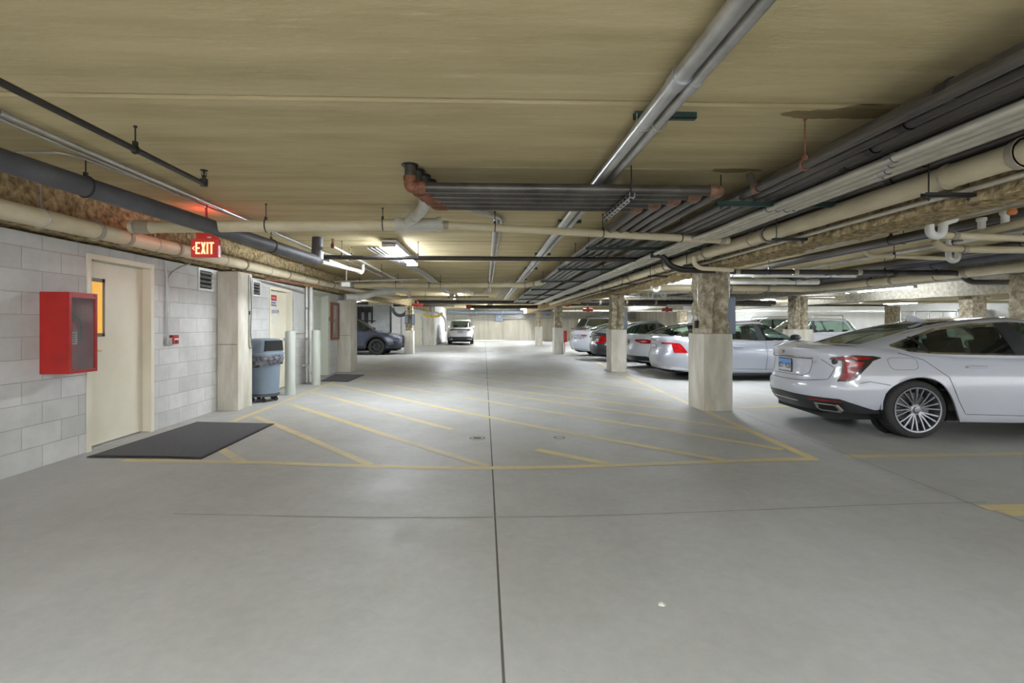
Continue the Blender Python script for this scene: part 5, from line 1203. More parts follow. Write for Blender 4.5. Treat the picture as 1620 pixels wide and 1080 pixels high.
def car(name, label, loc, yaw, P, group=None):
    """P: dimension tables. local x runs from the rear bumper (0) to the nose, y to the car's left"""
    root = empty(name, loc, yaw); root['_o'] = (0.0, 0.0, 0.0); tag(root, label, P.get('cat', 'car'), group)
    B = Plan(P['rear'], P['front'], P['half'], P.get('nr', 3.6), P.get('nf', 4.2), P['L']*0.5)
    YW = [min(B.ys(xa+dx, 0.5) for dx in (-P['arch'], 0, P['arch'])) for xa in P['axles']]
    G = Plan(P['grear'], P['gfront'], P['ghalf'], P.get('gnr', 4.0), P.get('gnf', 3.2), P.get('gxc', P['L']*0.48))
    top = P['top']; sill = P.get('sill', 0.22); crown = P.get('crown', 0.035); M_p = P['paint']
    lod = P.get('lod', 1)
    colsH = B.cols(*((16, 60) if lod == 1 else (9, 26)))
    cols = [(c, 1) for c in colsH]+[(c, -1) for c in colsH[-2:0:-1]]
    xr_, xf_ = P['axles']; RA = P['arch']; zc = P['wr']
    def ptB(c, sg, z, inset=0.0):
        p = B.pt(c, z, inset); return Vector((p.x, p.y*sg, p.z))
    W0 = interp(P['half'], 0.6)
    def low(c):
        p = B.pt(c, 0.5); z = interp(P['sillx'], p.x) if 'sillx' in P else sill
        if p.y > 0.55*W0:
            for xa in (xr_, xf_):
                if abs(p.x-xa) < RA: z = max(z, zc+math.sqrt(max(0, RA**2-(p.x-xa)**2)))
        return z
    def ztop(x, y): return interp(top, x)+crown*(1-min(1, (y/W0)**2))
    NR = 16 if lod == 1 else 9; rows = [[] for _ in range(NR+4+6)]
    rd = 0.075
    foot = lambda x, y: (interp(P['grear'], interp(P['top'], x)+0.0) is not None)
    for (c, sg) in cols:
        z0 = low(c); p1 = B.pt(c, 0.6); zt = ztop(p1.x, p1.y)-0.0
        p = ptB(c, sg, z0, 0.05); rows[0].append(Vector((p.x, p.y, z0+0.004)))
        p = ptB(c, sg, z0, 0.012); rows[1].append(Vector((p.x, p.y, z0)))
        for k in range(NR):
            z = z0+0.012+(zt-z0-0.012)*(k/(NR-1))**0.85; d = zt-z
            ins = rd*0.8*(1-d/rd)**2.2 if d < rd else 0
            rows[2+k].append(ptB(c, sg, z, ins))
        e = rows[1+NR][-1]
        for k in range(8):
            s_ = [0.96, 0.9, 0.8, 0.65, 0.48, 0.3, 0.14, 0.0][k]
            y = e.y*s_; rows[2+NR+k].append(Vector((e.x, y, ztop(e.x, y)+(0.0))))
    for r_ in rows: r_.append(r_[0])
    # skip the skin beneath the cabin
    zb = P['belt']
    gx0 = interp(P['grear'], zb+0.02)+0.10; gx1 = interp(P['gfront'], zb+0.02)-0.10; gw = interp(P['ghalf'], zb)-0.08
    V = [p for r_ in rows for p in r_]; n = len(rows[0]); F = []
    for i in range(len(rows)-1):
        for j in range(n-1):
            q = (i*n+j, i*n+j+1, (i+1)*n+j+1, (i+1)*n+j)
            c = sum((V[k] for k in q), Vector())/4
            if i >= 1+NR and gx0 < c.x < gx1 and abs(c.y) < gw: continue
            F.append(q)
    mb = MB(); mb.add(V, F); body = mb.build('body_shell', M_p, root, smooth=True, angle=48)
    # ------------- cabin: glass and painted frame built from the same outline stack
    gc = G.cols(*((16, 70) if lod == 1 else (9, 30))); zr = P['H']
    dlo = P['dlo']; rw = P['rwin']; fw = P['fwin']
    zs0 = lambda c: zb-0.03
    def which(p, c):
        if c[0] in ('rs', 'fs') or True:
            side = inpoly((p.x, p.z), dlo) and p.y > 0.35 and not (c[0] in ('r',) and abs(c[1]) < 0.72) and not (c[0] == 'f' and abs(c[1]) < 0.78)
            if side: return 's'
        if c[0] in ('r', 'rs') and inpoly((p.y, p.z), rw) and p.x < G.dims(p.z)[3]: return 'r'
        if c[0] in ('f', 'fs') and inpoly((p.y, p.z), fw): return 'f'
        return None
    table = []
    topz = zr-0.0005
    for c in gc:
        best = None; zs_ = [zs0(c)+(topz-zs0(c))*k/90 for k in range(91)]; run = None
        for z in zs_:
            w = which(G.pt(c, z), c)
            if w:
                if run and run[0] == w: run[2] = z
                else: run = [w, z, z]
                if best is None or run[2]-run[1] > best[2]-best[1]: best = run
            else: run = None
        table.append(best if best and best[2]-best[1] > 0.012 else None)
    NB, NG, NT = 4, 8, 8
    sheet = []; kinds = []
    for c, t in zip(gc, table):
        z0 = zs0(c)
        if t: a, b = t[1], t[2]
        else: a = b = z0+(topz-z0)*0.45
        zz = [z0+(a-z0)*k/NB for k in range(NB)]+[a+(b-a)*k/NG for k in range(NG)]+[b+(topz-b)*(1-(1-k/NT)**1.7) for k in range(NT+1)]
        sheet.append([G.pt(c, z) for z in zz]); kinds.append(t[0] if t else None)
    frame_v = MB(); gl = {'s': [MB(), MB()], 'r': [MB()], 'f': [MB()]}
    for sg in (1, -1):
        Vs = [Vector((p.x, p.y*sg, p.z)) for col in sheet for p in col]; m = NB+NG+NT+1; Fp = []; Fg = {'s': [], 'r': [], 'f': []}
        for i in range(len(sheet)-1):
            for j in range(m-1):
                q = (i*m+j, (i+1)*m+j, (i+1)*m+j+1, i*m+j+1)
                g = NB <= j < NB+NG
                if g and kinds[i] and kinds[i] == kinds[i+1]: Fg[kinds[i]].append(q)
                elif g and not kinds[i] and not kinds[i+1]: continue
                elif g and kinds[i] and not kinds[i+1] or g and kinds[i+1] and not kinds[i]: Fp.append(q)
                elif g: Fp.append(q)
                else: Fp.append(q)
        frame_v.add(Vs, Fp)
        for k, f_ in Fg.items():
            tgt = gl[k][0 if (k != 's' or sg == 1) else 1]; tgt.add(Vs, f_)
    cap = G.pt(gc[0], topz)
    def finish(mb_, nm, m_, par):
        o = mb_.build(nm, m_, par, smooth=True, angle=60, fixn=False)
        bm = bmesh.new(); bm.from_mesh(o.data); bmesh.ops.remove_doubles(bm, verts=bm.verts[:], dist=0.0006)
        bmesh.ops.dissolve_degenerate(bm, dist=0.0003, edges=bm.edges[:])
        loose = [v for v in bm.verts if not v.link_faces]; bmesh.ops.delete(bm, geom=loose, context='VERTS'); 
        if nm == 'roof_and_pillars':
            bmesh.ops.holes_fill(bm, edges=[e for e in bm.edges if e.is_boundary and all(v.co.z > zr-0.01 for v in e.verts)], sides=0)
        bmesh.ops.recalc_face_normals(bm, faces=bm.faces[:]); bm.to_mesh(o.data); bm.free()
        o.data.polygons.foreach_set('use_smooth', [True]*len(o.data.polygons))
        return o
    roof = finish(frame_v, 'roof_and_pillars', M_p, root)
    gm = P.get('glass', M_carglass)
    finish(gl['s'][0], 'side_windows', gm, root); finish(gl['s'][1], 'side_windows', gm, root)
    finish(gl['r'][0], 'rear_window', gm, root); finish(gl['f'][0], 'windscreen', gm, root)
    # -------- patches laid on the skin
    def side_pt(S, x, z, sg, off):
        y = S.ys(x, z); y2 = S.ys(x, z+0.01); yx = S.ys(x+0.01, z)
        nrm = Vector((-(yx-y)/0.01, 1, -(y2-y)/0.01)).normalized(); p = Vector((x, y, z))+nrm*off; p.y *= sg; return p
    def rear_pt(S, y, z, off, rear=True):
        x = S.xe(y, z, rear); x2 = S.xe(y, z+0.01, rear); xy = S.xe(y+0.01, z, rear); s_ = -1 if rear else 1
        nrm = Vector((s_, -s_*(xy-x)/0.01, -s_*(x2-x)/0.01)).normalized(); return Vector((x, y, z))+nrm*off
    # perimeter coordinate from the rear centre
    per = []; acc = 0; prev = None
    for c in colsH:
        p = B.pt(c, 0.8)
        if prev is not None: acc += math.hypot(p.x-prev.x, p.y-prev.y)
        per.append((acc, c)); prev = p
    perf = []; acc = 0; prev = None
    for c in colsH[::-1]:
        p = B.pt(c, 0.7)
        if prev is not None: acc += math.hypot(p.x-prev.x, p.y-prev.y)
        perf.append((acc, c)); prev = p
    def wrap_pt(s_, z, sg, off, T=per):
        sa = abs(s_)
        for i in range(len(T)-1):
            if T[i+1][0] >= sa: break
        (a, c0), (b, c1) = T[i], T[i+1]; t = (sa-a)/(b-a) if b > a else 0
        zt = B.pt(c0, 0.6); ze = ztop(zt.x, zt.y); d = ze-z; ins = rd*0.8*(1-max(d, 0)/rd)**2.2 if d < rd else 0
        p = B.pt(c0, z, ins)*(1-t)+B.pt(c1, z, ins)*t; p2 = B.pt(c0, z+0.01, ins)*(1-t)+B.pt(c1, z+0.01, ins)*t
        tan = B.pt(c1, z)-B.pt(c0, z); nrm = tan.cross(p2-p).normalized()
        cen = Vector((P['L']/2, 0, z)); 
        if nrm.dot(p-cen) < 0: nrm = -nrm
        p = p+nrm*off; p.y *= sg*(1 if s_ >= 0 else -1); return p
    def patch(fn, poly, nm, m_, par, off=0.004, nx=26, nz=8, thick=True):
        xs_ = [p[0] for p in poly]; x0, x1 = min(xs_), max(xs_); mb_ = MB(); cols_ = []
        for i in range(nx+1):
            x = x0+(x1-x0)*(0.0005+0.999*i/nx); zz = []
            for k in range(len(poly)):
                (a, u), (b, v) = poly[k], poly[(k+1) % len(poly)]
                if (a > x) != (b > x): zz.append(u+(v-u)*(x-a)/(b-a))
            if len(zz) < 2: continue
            zz.sort(); z0_, z1_ = zz[0], zz[-1]
            col_ = [fn(x, z0_+(z1_-z0_)*j/nz, off) for j in range(nz+1)]
            if thick: col_ = [fn(x, z0_, -0.006)]+col_+[fn(x, z1_, -0.006)]
            cols_.append(col_)
        mb_.grid(cols_); return mb_.build(nm, m_, par, smooth=True, angle=50)
    def ribbon(fn, pts, w, nm, m_, par, off=0.0015, seg=6):
        P_ = []
        for i in range(len(pts)-1):
            for k in range(seg): t = k/seg; P_.append((pts[i][0]+(pts[i+1][0]-pts[i][0])*t, pts[i][1]+(pts[i+1][1]-pts[i][1])*t))
        P_.append(pts[-1]); mb_ = MB(); rows_ = [[], []]
        for i, p in enumerate(P_):
            a = P_[max(i-1, 0)]; b = P_[min(i+1, len(P_)-1)]; dx, dz = b[0]-a[0], b[1]-a[1]; L_ = math.hypot(dx, dz) or 1
            for k, s_ in enumerate((-1, 1)): rows_[k].append(fn(p[0]-dz/L_*w/2*s_, p[1]+dx/L_*w/2*s_, off))
        mb_.grid(rows_); return mb_.build(nm, m_, par, smooth=True)
    K = dict(root=root, body=body, B=B, G=G, patch=patch, ribbon=ribbon, roof=roof, P=P,
             side=lambda sg: (lambda x, z, off: side_pt(B, x, z, sg, off)), gside=lambda sg: (lambda x, z, off: side_pt(G, x, z, sg, off)),
             rear=lambda y, z, off: wrap_pt(y, z, 1, off), front=lambda y, z, off: wrap_pt(y, z, 1, off, perf), grear=lambda y, z, off: rear_pt(G, y, z, off, True))
    # -------- underbody, wheel wells, wheels
    mb = MB(); L_ = P['L']; w = W0-0.14
    mb.box((0.28, -w+0.18, 0.17), (L_-0.3, w-0.18, 0.34)); mb.build('underbody', M_under, root)
    for xa in (xr_, xf_):
        for sg in (1, -1):
            mb = MB(); R2 = RA+0.004; rows_ = []
            for yy in (YW[0 if xa == xr_ else 1]-0.008, W0-0.36):
                rows_.append([(xa+R2*math.cos(t), sg*yy, zc+R2*math.sin(t)) for t in [PI*(-0.12)+PI*1.24*k/20 for k in range(21)]])
            mb.grid(rows_); 
            mb.add([(xa+R2*math.cos(t), sg*(W0-0.36), zc+R2*math.sin(t)) for t in [2*PI*k/20 for k in range(20)]], [tuple(range(20))]); mb.build('wheel_well', M_under, root)
            yo = min(W0-0.03, B.ys(xa, 0.5)-0.012)-P['ww']/2
            add_wheel(P['wheel'], root, (xa, sg*yo, P['wr']), sg)
    # -------- cabin interior
    mb = MB(); mb.box((gx0-0.02, -w+0.12, 0.3), (gx1+0.1, w-0.12, 0.36)); mb.box((gx1-0.35, -w+0.08, zb-0.14), (gx1+0.3, w-0.08, zb-0.015), 0.03); mb.box((gx0-0.3, -w+0.15, zb-0.12), (gx0+0.35, w-0.15, zb-0.05), 0.02)
    mb.build('dark_interior', M_seat, root)
    sx = P.get('seatx', gx0+1.45)
    for sg in (1, -1):
        mb = MB(); y = sg*0.37
        mb.box((sx, y-0.25, 0.40), (sx+0.5, y+0.25, 0.58), 0.05); 
        mb.obox((sx-0.05, y, 0.84), (0.14, 0.48, 0.62), Matrix.Rotation(-0.28, 3, 'Y')); mb.obox((sx-0.19, y, 1.21), (0.09, 0.24, 0.17), Matrix.Rotation(-0.2, 3, 'Y')); mb.build('front_seat', M_seat, root)
    mb = MB(); x = gx0+0.5; mb.obox((x-0.0, 0, 0.80), (0.14, 2*w-0.5, 0.5), Matrix.Rotation(-0.35, 3, 'Y'))
    for y in (-0.38, 0.38): mb.box((x-0.16, y-0.12, 1.0), (x-0.07, y+0.12, 1.13), 0.03)
    mb.build('rear_seat', M_seat, root)
    if gx1 > 0:
        mb = MB(); c_ = (gx1-0.32, 0.37, zb+0.0); mb.tube([(c_[0]-0.06*math.sin(t)*0.0, c_[1]+0.18*math.cos(t), c_[2]+0.18*math.sin(t)) for t in [2*PI*k/20 for k in range(20)]], 0.014, 6, closed=True); mb.build('steering_wheel', M_seat, root)
    # -------- panel gaps, handles, mirrors
    for sg in (1, -1):
        S = K['side'](sg)
        for ln in P['gaps']: ribbon(S, ln, 0.006, 'panel_gap', M_gap, root)
        for (hx, hz) in P['handles']:
            mb = MB(); a = S(hx-0.10, hz, 0.018); b = S(hx+0.10, hz, 0.018)
            mb.tube([S(hx-0.11, hz, 0.0), a, S(hx, hz, 0.024), b, S(hx+0.11, hz, 0.0)], [0.008, 0.012, 0.013, 0.012, 0.008], 8); mb.build('door_handle', P.get('handlem', M_p), root, smooth=True)
        mx = P['mirror']; p = K['gside'](sg)(mx[0], mx[1], 0.0); mb = MB()
        prof_ = []
        for i, (dx, s1, s2) in enumerate(((-0.09, 0.11, 0.062), (-0.05, 0.115, 0.075), (0.02, 0.10, 0.066), (0.07, 0.06, 0.04), (0.09, 0.02, 0.015))):
            prof_.append([(p.x+dx, p.y+sg*0.17+s1*math.cos(t), p.z+0.05+s2*math.sin(t)) for t in [2*PI*k/16 for k in range(17)]])
        mb.grid(prof_); mir = mb.build('side_mirror', P.get('mirm', M_p), root, smooth=True)
        mb = MB(); mb.add([(p.x-0.091, p.y+sg*0.17+0.105*math.cos(t), p.z+0.05+0.058*math.sin(t)) for t in [2*PI*k/16 for k in range(16)]], [tuple(range(16))]); mb.build('mirror_glass', M_chrome, mir)
        mb = MB(); mb.box((p.x-0.04, p.y-0.01 if sg > 0 else p.y+0.01, p.z-0.0), (p.x+0.04, p.y+sg*0.12, p.z+0.025)); mb.build('mirror_arm', M_blacktrim, mir)
        # chrome line round the side glass and pillar strips
        if P.get('dlotrim'):
            D = P['dlo']; pts = D+[D[0]]; ribbon(K['gside'](sg), pts, 0.022, 'window_trim', P['dlotrim'], root, off=0.003, seg=4)
        for strip_ in P.get('pillars', ()):
            patch(K['gside'](sg), strip_, 'pillar_cover', M_blacktrim, root, off=0.004, nx=8)
    return K
def plate(K, y, z, w, h, txt, sky=True, name='license_plate', x=None, tilt=0.0, front=False):
    """licence plate fixed to the rear (or front) skin"""
    root = K['root']; fn = K['front' if front else 'rear']; p = fn(y, z, 0.006); s_ = 1 if front else -1
    xx = (x if x is not None else p.x)+s_*0.004
    mb = MB(); mb.box((xx, y-w/2-0.012, z-h/2-0.012), (xx+s_*0.008, y+w/2+0.012, z+h/2+0.012), 0.003); pl = mb.build(name, M_blk, root)
    mb = MB(); mb.box((xx+s_*0.008, y-w/2, z-h/2), (xx+s_*0.0095, y+w/2, z+h/2)); mb.build('plate_face', M_plate, pl)
    if sky:
        mb = MB(); mb.box((xx+s_*0.0096, y-w/2, z+h*0.02), (xx+s_*0.0105, y+w/2, z+h/2)); mb.build('blue_field', mat('plate_blue', (92, 150, 214), 0.4, c2=(130, 176, 226), scale=30), pl)
    if txt is None:
        mb = MB()
        for k in range(6): mb.box((xx+s_*0.0096, y-w*0.38+w*0.13*k, z-h*0.28), (xx+s_*0.0105, y-w*0.38+w*0.13*k+w*0.08, z+h*0.2))
        mb.build('worn_characters', M_box, pl)
    if txt: text_mesh(txt, h*0.62, 0.0008, frame((xx+s_*0.0115, y, z-h*0.08), (0, 1 if front else -1, 0)), 'plate_lettering', M_ink, pl, 0.78)
    return pl
# ------------------------------------------------ generic tables
def sedan(L=4.8, W=0.92, H=1.44, wr=0.33, axles=(1.05, 3.85), belt=0.93, tail=1.03, **kw):
    xr, xf = axles
    P = dict(L=L, H=H, wr=wr, ww=0.22, axles=axles, arch=wr+0.045, belt=belt, wheel='sedan',
        rear=[(0.15, 0.16), (0.3, 0.06), (0.5, 0.0), (0.62, 0.01), (0.72, 0.05), (0.85, 0.06), (tail-0.06, 0.045), (tail, 0.06), (tail+0.1, 0.12)],
        front=[(0.15, L-0.12), (0.35, L-0.02), (0.5, L), (0.65, L-0.05), (0.8, L-0.28), (0.9, L-0.6), (1.1, L-0.8)],
        half=[(0.15, W-0.06), (0.3, W-0.02), (0.55, W), (0.72, W-0.005), (0.85, W-0.03), (0.95, W-0.06), (1.1, W-0.1)],
        top=[(0, tail-0.015), (0.1, tail), (0.5, tail+0.0), (0.9, belt+0.035), (1.5, belt+0.0), (L*0.6, belt-0.01), (L*0.72, belt-0.02), (L*0.85, belt-0.1), (L*0.97, belt-0.24), (L, belt-0.28)],
        grear=[(belt-0.05, 0.5), (tail-0.01, 0.62), (H-0.22, 1.10), (H-0.10, 1.52), (H-0.04, 1.90), (H-0.01, 2.3), (H, 2.45)],
        gfront=[(belt-0.05, L*0.73), (belt+0.05, L*0.70), (H-0.22, L*0.60), (H-0.10, L*0.555), (H-0.04, L*0.525), (H, 2.55)],
        ghalf=[(belt-0.05, W-0.07), (belt+0.03, W-0.09), (H-0.2, W-0.21), (H-0.08, W-0.29), (H-0.03, W-0.38), (H-0.005, W-0.62), (H, W-0.8)],
        sillx=[(0, 0.27), (0.5, 0.21), (1.5, 0.2), (L-1, 0.2), (L, 0.22)])
    P['dlo'] = [(0.98, belt+0.12), (1.25, belt+0.04), (2.2, belt+0.015), (L*0.69, belt+0.005), (L*0.6, H-0.22), (L*0.54, H-0.105), (2.2, H-0.085), (1.7, H-0.12), (1.35, H-0.2)]
    P['rwin'] = [(-0.1, tail+0.015), (W-0.2, tail+0.02), (W-0.34, H-0.09), (-0.1, H-0.06)]
    P['fwin'] = [(-0.1, belt+0.03), (W-0.14, belt+0.04), (W-0.33, H-0.09), (-0.1, H-0.06)]
    P['gaps'] = [[(1.0, tail-0.03), (1.18, 0.86), (xr+RA_(wr)+0.1, 0.55), (xr+RA_(wr)+0.16, 0.3), (xf-RA_(wr)-0.2, 0.27), (xf-RA_(wr)-0.13, 0.55), (L*0.7, belt-0.03)], [(2.38, belt+0.0), (2.40, 0.6), (2.36, 0.27)]]
    P['handles'] = [(1.72, 0.80), (2.68, 0.79)]; P['mirror'] = (L*0.655, belt+0.03); P['seatx'] = 2.35
    P['pillars'] = [[(2.22, belt+0.01), (2.40, belt+0.01), (2.30, H-0.09), (2.20, H-0.09)]]
    P.update(kw); return P
def RA_(wr): return wr+0.045
def suv(L=4.6, W=0.92, H=1.68, wr=0.36, axles=(0.95, 3.65), belt=1.08, **kw):
    xr, xf = axles
    P = dict(L=L, H=H, wr=wr, ww=0.23, axles=axles, arch=wr+0.05, belt=belt, wheel='suv', cat='car',
        rear=[(0.2, 0.12), (0.4, 0.02), (0.6, 0.0), (0.72, 0.05), (1.0, 0.10), (1.15, 0.16)],
        front=[(0.2, L-0.12), (0.45, L-0.01), (0.6, L), (0.8, L-0.05), (0.93, L-0.2), (1.05, L-0.6), (1.15, L-0.9)],
        half=[(0.2, W-0.05), (0.5, W), (0.8, W), (1.0, W-0.04), (1.15, W-0.08)],
        top=[(0, belt-0.02), (0.3, belt), (1.5, belt-0.02), (L*0.66, belt-0.03), (L*0.74, belt-0.05), (L*0.9, belt-0.14), (L, belt-0.24)],
        grear=[(belt-0.05, 0.12), (belt+0.05, 0.18), (H-0.2, 0.42), (H-0.10, 0.52), (H-0.06, 0.55), (H-0.02, 0.9), (H, 1.9)],
        gfront=[(belt-0.05, L*0.74), (belt+0.05, L*0.71), (H-0.2, L*0.605), (H-0.10, L*0.57), (H-0.03, L*0.52), (H, 2.1)],
        ghalf=[(belt-0.05, W-0.08), (belt+0.05, W-0.10), (H-0.2, W-0.18), (H-0.09, W-0.24), (H-0.04, W-0.30), (H-0.01, W-0.45), (H, W-0.75)],
        sillx=[(0, 0.36), (0.5, 0.28), (L-1, 0.27), (L, 0.3)], sill=0.28)
    P['dlo'] = [(0.62, belt+0.14), (0.95, belt+0.06), (2.2, belt+0.03), (L*0.70, belt+0.02), (L*0.6, H-0.2), (L*0.55, H-0.115), (1.4, H-0.10), (0.9, H-0.13)]
    P['rwin'] = [(-0.1, belt+0.04), (W-0.17, belt+0.05), (W-0.26, H-0.12), (-0.1, H-0.10)]
    P['fwin'] = [(-0.1, belt+0.03), (W-0.15, belt+0.04), (W-0.27, H-0.11), (-0.1, H-0.07)]
    P['gaps'] = [[(xr+0.15, belt-0.02), (xr+0.5, 0.75), (xr+0.56, 0.36), (xf-0.55, 0.34), (xf-0.5, 0.6), (L*0.71, belt-0.05)], [(2.25, belt), (2.27, 0.6), (2.22, 0.36)]]
    P['handles'] = [(1.62, 0.93), (2.6, 0.92)]; P['mirror'] = (L*0.66, belt+0.04); P['seatx'] = 2.1
    P['pillars'] = [[(2.12, belt+0.03), (2.3, belt+0.03), (2.2, H-0.11), (2.1, H-0.11)]]
    P.update(kw); return P

# ------------------------------------------------ large white sedan on the right
M_pearl = paint('pearl_white_paint', (199, 203, 213), rough=0.22)
P = sedan(L=4.92, W=0.94, H=1.44, wr=0.34, axles=(1.10, 4.05), belt=0.965, tail=1.05, ww=0.245, wheel='lux', paint=M_pearl, arch=0.375, nr=3.3,
    rear=[(0.15, 0.22), (0.26, 0.13), (0.40, 0.03), (0.52, 0.0), (0.60, 0.015), (0.66, 0.05), (0.82, 0.07), (0.98, 0.035), (1.03, 0.03), (1.08, 0.08), (1.2, 0.2)],
    grear=[(0.9, 0.40), (1.05, 0.58), (1.14, 0.84), (1.24, 1.18), (1.33, 1.58), (1.39, 1.95), (1.425, 2.3), (1.44, 2.55)],
    gfront=[(0.9, 3.68), (1.0, 3.52), (1.2, 3.10), (1.33, 2.84), (1.40, 2.7), (1.44, 2.62)],
    ghalf=[(0.9, 0.86), (1.0, 0.835), (1.2, 0.735), (1.33, 0.655), (1.38, 0.60), (1.415, 0.50), (1.435, 0.30), (1.44, 0.12)],
    top=[(0, 1.045), (0.05, 1.05), (0.25, 1.05), (0.6, 1.045), (1.0, 1.02), (1.5, 0.985), (2.2, 0.965), (3.4, 0.955), (3.8, 0.94), (4.3, 0.86), (4.8, 0.72), (4.92, 0.66)],
    dlo=[(0.93, 1.075), (1.08, 1.02), (1.35, 0.995), (2.2, 0.985), (3.40, 0.975), (3.0, 1.21), (2.72, 1.325), (2.3, 1.355), (1.9, 1.335), (1.5, 1.27), (1.2, 1.17)],
    rwin=[(-0.1, 1.075), (0.48, 1.085), (0.44, 1.30), (0.42, 1.375), (-0.1, 1.40)], dlotrim=M_chrome, glass=M_carglassd,
    gaps=[[(0.93, 1.0), (1.18, 0.92), (1.42, 0.72), (1.52, 0.45), (1.60, 0.30), (3.5, 0.27), (3.58, 0.6), (3.55, 0.92)], [(2.33, 0.97), (2.36, 0.6), (2.32, 0.28)], [(0.52, 0.63), (0.62, 0.655), (0.82, 0.62)]],
    sillx=[(0, 0.26), (0.35, 0.27), (0.6, 0.31), (0.8, 0.33), (1.4, 0.24), (1.5, 0.2), (3.9, 0.2), (4.92, 0.22)], handles=[(1.72, 0.84), (2.72, 0.83)], mirror=(3.28, 1.0), seatx=2.5, handlem=M_pearl,
    pillars=[[(2.20, 0.985), (2.42, 0.985), (2.33, 1.355), (2.14, 1.35)], [(1.26, 0.998), (1.30, 0.998), (1.20, 1.19), (1.17, 1.18)]])
WY = math.radians(-5.0)
wc = on_z(1458, 696, 0)
o_ = Vector((wc.x, wc.y+0.02, 0))-Matrix.Rotation(WY, 3, 'Z') @ Vector((1.10, -0.91, 0))
K = car('white_sedan', 'large white fastback sedan with vertical red tail lamps nearest the viewpoint', tuple(o_), WY, P)
rt = K['root']; S = K['side']; Rr = K['rear']
for sg in (1, -1):
    f = (lambda sg_: (lambda s_, z, off: Rr(s_*sg_, z, off)))(sg)
    # L-shaped lamp: dark surround, red blade inside
    out = [(0.60, 0.865), (0.66, 0.925), (0.95, 0.965), (1.20, 0.955), (1.30, 0.935), (1.16, 0.88), (1.06, 0.80), (0.97, 0.70), (0.90, 0.63), (0.745, 0.62), (0.775, 0.70), (0.805, 0.86)]
    lamp = K['patch'](f, [(0.68, 0.905), (0.72, 0.935), (0.95, 0.962), (1.14, 0.957), (1.22, 0.938), (1.12, 0.898), (0.80, 0.892)], 'tail_lamp', M_lampdark, rt, off=0.007, nx=30, nz=4)
    K['patch'](f, [(0.755, 0.64), (0.88, 0.645), (0.94, 0.70), (1.02, 0.80), (1.12, 0.90), (0.805, 0.90), (0.79, 0.77)], 'lamp_blade_surround', M_lampdark, lamp, off=0.007, nx=26, nz=8)
    K['patch'](f, [(0.72, 0.91), (0.76, 0.928), (0.95, 0.948), (1.06, 0.945), (1.12, 0.930), (1.04, 0.908), (0.82, 0.903)], 'red_lens', M_lampred, lamp, off=0.010, nx=24, nz=4)
    K['patch'](f, [(0.775, 0.66), (0.86, 0.665), (0.91, 0.72), (0.975, 0.81), (1.03, 0.885), (0.825, 0.885), (0.81, 0.78)], 'red_lens', M_lampred, lamp, off=0.010, nx=24, nz=8)
    mb = MB(); q0 = f(0.93, 0.935, 0.013); q1 = f(0.965, 0.915, 0.013); mb.tube([q0, q1], 0.006, 6); mb.build('lamp_glint_bar', M_paper, lamp)
# boot lid outline, garnish, recess, lower valance
K['ribbon'](Rr, [(-0.60, 0.90), (-0.72, 0.80), (-0.66, 0.66), (-0.4, 0.625), (0, 0.615), (0.4, 0.625), (0.60, 0.66), (0.64, 0.74), (0.60, 0.80), (0.62, 0.88)], 0.007, 'boot_gap', M_gap, rt, off=0.003)
K['ribbon'](Rr, [(-0.52, 0.918), (0, 0.925), (0.52, 0.918)], 0.016, 'boot_garnish', M_chrome, rt, off=0.012, seg=16)
K['ribbon'](Rr, [(-0.50, 0.906), (0, 0.911), (0.50, 0.906)], 0.010, 'garnish_shadow_gap', M_gap, rt, off=0.008, seg=16)
M_rec = M_pearl
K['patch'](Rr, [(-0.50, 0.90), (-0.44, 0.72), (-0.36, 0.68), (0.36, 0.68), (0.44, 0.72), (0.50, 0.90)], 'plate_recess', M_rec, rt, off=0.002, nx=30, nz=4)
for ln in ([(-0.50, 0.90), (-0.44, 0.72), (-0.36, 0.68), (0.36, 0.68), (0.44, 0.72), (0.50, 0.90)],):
    K['ribbon'](Rr, ln, 0.005, 'recess_edge_shade', M_gap, rt, off=0.0045, seg=8)  # dark line painted as shade along the recess edge, no gap here
plate(K, 0.0, 0.795, 0.305, 0.155, 'BD1 4526')
mb = MB(); p = Rr(0, 0.975, 0.008); hx = p.x
mb.prism([(-0.045, 0.99), (0.045, 0.99), (0.035, 0.962), (0, 0.945), (-0.035, 0.962)], hx-0.004, hx+0.004, 'x'); cr = mb.build('crest_badge', M_chrome, rt)
mb = MB(); mb.prism([(-0.034, 0.985), (-0.004, 0.985), (-0.004, 0.965), (-0.028, 0.965)], hx-0.006, hx-0.0041, 'x'); mb.build('red_quarter', M_redp, cr)
mb = MB(); mb.prism([(0.004, 0.985), (0.034, 0.985), (0.028, 0.965), (0.004, 0.965)], hx-0.006, hx-0.0041, 'x'); mb.build('gold_quarter', mat('gold_enamel', (198, 170, 96), 0.3, metal=0.6), cr)
pt_ = Rr(0.0, 0.87, 0.012)
text_mesh('350T', 0.045, 0.0015, frame(tuple(Rr(-0.50, 0.865, 0.008)), (0.10, -1, 0)), 'boot_lettering', M_chrome, rt, 1.3)
